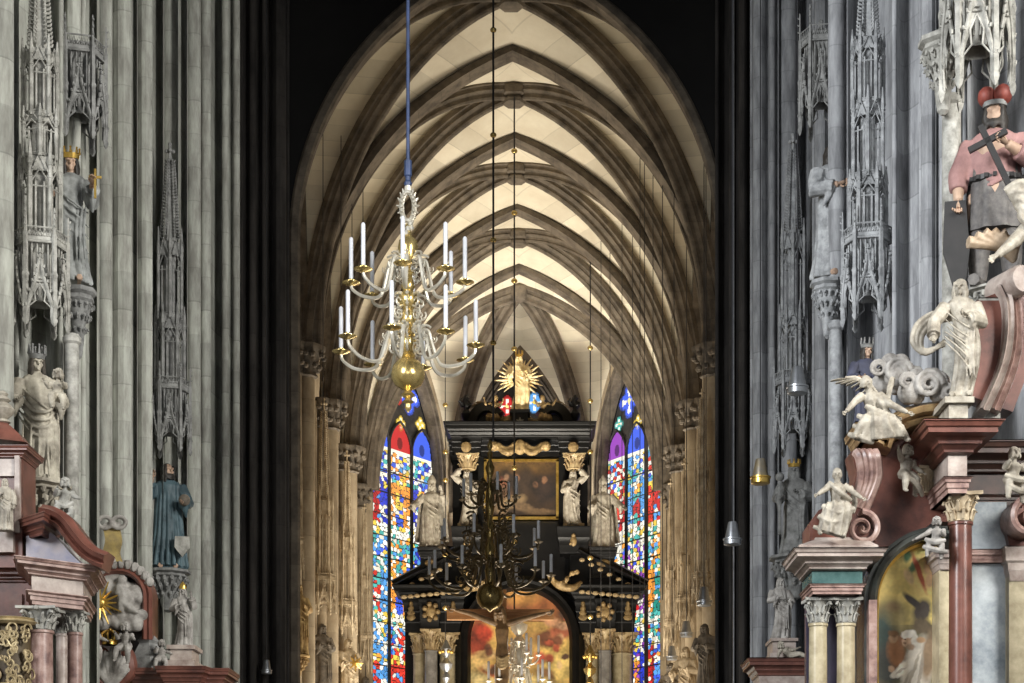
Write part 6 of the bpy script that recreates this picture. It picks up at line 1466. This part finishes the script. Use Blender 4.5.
# thin bare wires under the vault
for i, (px, y0, y1, d) in enumerate(((323, 134, 470, 46), (341, 103, 430, 47), (352, 88, 360, 48), (363, 84, 300, 48.5), (640, 60, 683, 50), (644.5, 75, 683, 50.5), (653, 70, 683, 49.5), (662.5, 84, 600, 48), (674, 100, 640, 47.5), (601, 150, 683, 58), (610, 160, 683, 58), (622, 140, 683, 57), (632.5, 150, 683, 56), (706, None, 560, 43.5))):
    ords = ('first', 'second', 'third', 'fourth', 'fifth', 'sixth', 'seventh', 'eighth', 'ninth', 'tenth')
    lb = '%s thin dark wire under the choir vault counting from the left springing' % ords[i] if px < 500 else '%s thin dark wire counting outwards in the right half of the choir' % ords[sorted((640,644.5,653,662.5,674,601,610,622,632.5,706)).index(px)]
    wire('hanging_wire', lb, px, d, y0-30 if y0 else None, y1, .011, group='hanging wires %s' % ('left' if px < 500 else 'right'))
m = M(); m.lathe([(.02,0),(.02,27)], 6); tag(m.build('steel_rod', steel, None, 30, (WX(733.5, 39.5), 39.5, 0)), 'bright vertical wire in front of the dark right crossing pier', 'rod')
# ================================================================== STATUES ALONG THE CHOIR
def ctower(px, d, pys, w, label, mt=carve_t): return tower(px, d, pys, w, mt, label)
ctower(296, 46.95, [578,540,470,420,365], 15, 'tan stone canopy on the first left choir pier, partly behind the dark pier')
ctower(324, 52.55, [612,577,500,400], 23, 'tan stone canopy with crocketed spire on the second left choir pier')
ctower(347, 58.15, [634,602,537,452], 19, 'tan stone canopy with crocketed spire on the third left choir pier')
ctower(364.5, 63.85, [672,636,575,505], 14, 'tan stone canopy with short spire on the fourth left choir pier')
ctower(702, 46.95, [604,575,470,390], 19, 'tan stone canopy on the first right choir pier above a pendant lamp')
ctower(684.5, 52.55, [628,598,555,460], 17, 'tan stone canopy with crocketed spire on the second right choir pier')
ctower(671, 58.15, [655,622,570,480], 14, 'tan stone canopy with crocketed spire on the third right choir pier')
amber = mat('amber_toned_stone', (.55,.39,.17), (.24,.14,.05), 4, .7, bump=.2)
for px, py, d, h, mt, lb, kw in ((297, 655, 46.95, 72, amber, 'amber-toned stone saint on the first left choir pier', {}), (321.5, 690, 52.55, 66, carve_k, 'dark stone robed saint under the second left choir canopy', dict(left='fold', right='fold')),
    (348, 705, 58.15, 66, carve_t, 'tan stone saint holding a gold star under the third left choir canopy', {}), (365, 735, 63.85, 58, carve_k, 'brown stone saint under the fourth left choir canopy', {}),
    (705, 690, 46.95, 66, carve_k, 'brown stone saint under the first right choir canopy', dict(left='fold')), (686, 715, 52.55, 68, carve_t, 'tan stone saint under the second right choir canopy', {}), (671, 725, 58.15, 62, carve_k, 'brown stone saint under the third right choir canopy', {})):
    t, mm = statue('saint_statue', lb, W(px, py, d), h/F*d, mt, rot=.6 if px < 500 else -.6, ph=px*.1, n=9, amp=.2, **kw)
    if px == 348:
        m = M(); c = V((.05, -.42, .62*h/F*d))
        for k in range(8): a = k*pi/4; m.tube([c, c+V((cos(a)*.28, 0, sin(a)*.28))], [.06, .01], 5)
        m.build('gold_star', gold, t)
    bracket(lb.split(' on ')[0].split(' under ')[0].split(' holding')[0]+' bracket: leaf corbel under the %s' % lb.split('under the ')[-1].split('on the ')[-1], W(px, py+.5, d), .34, .6, mt)
# ================================================================== LIGHT
def area(name, loc, target, sx, sy, power, col, spread=180):
    l = bpy.data.lights.new(name, 'AREA'); l.shape = 'RECTANGLE'; l.size = sx; l.size_y = sy; l.energy = power; l.color = col; l.spread = R(spread)
    o = bpy.data.objects.new(name, l); C.objects.link(o); o.location = loc
    o.rotation_euler = (V(target)-V(loc)).to_track_quat('-Z', 'Y').to_euler(); return o
# floodlights in the choir that wash the vault, below the sight line
area('choir_floodlight', (XC, 51, 2.5), (XC, 54, 30), 7, 12, 1900, (1, .90, .74))
area('choir_floodlight', (XC, 57, 2.5), (XC, 59.5, 30), 7, 6, 1400, (1, .92, .78), 100)
area('apse_fill_light', (XC, 67.9, 15.2), (XC, 67.2, 30), 4.5, .8, 310, (1, .94, .84))  # added fill hidden behind the altar to brighten the apse webs
area('altar_fill_light', (XC, 51, 3), (XC, 65, 18.5), 2, 2, 270, (1, .93, .80), 34)  # added unseen light that lifts the altar crest and upper statues
area('north_fill_light', (-13, 8, 15), (8, 27, 8), 5, 11, 1600, (.95, .975, 1), 75)  # added area light standing in for aisle daylight, aimed at the right piers
area('south_fill_light', (14, 9, 15), (-8, 29, 8), 5, 11, 1600, (1, .98, .93), 75)  # added counterpart for the left piers; there is no window behind it
area('west_fill_light', (1, -16, 7), (0, 26, 9), 12, 12, 230, (.96, .97, 1), 60)  # added soft frontal fill from behind the camera
w = bpy.data.worlds.new('w'); scn.world = w; w.use_nodes = True
w.node_tree.nodes['Background'].inputs[0].default_value = (.55, .6, .7, 1); w.node_tree.nodes['Background'].inputs[1].default_value = .02
scn.view_settings.exposure = 0
scn.cycles.use_denoising = True
scn.cycles.max_bounces = 6
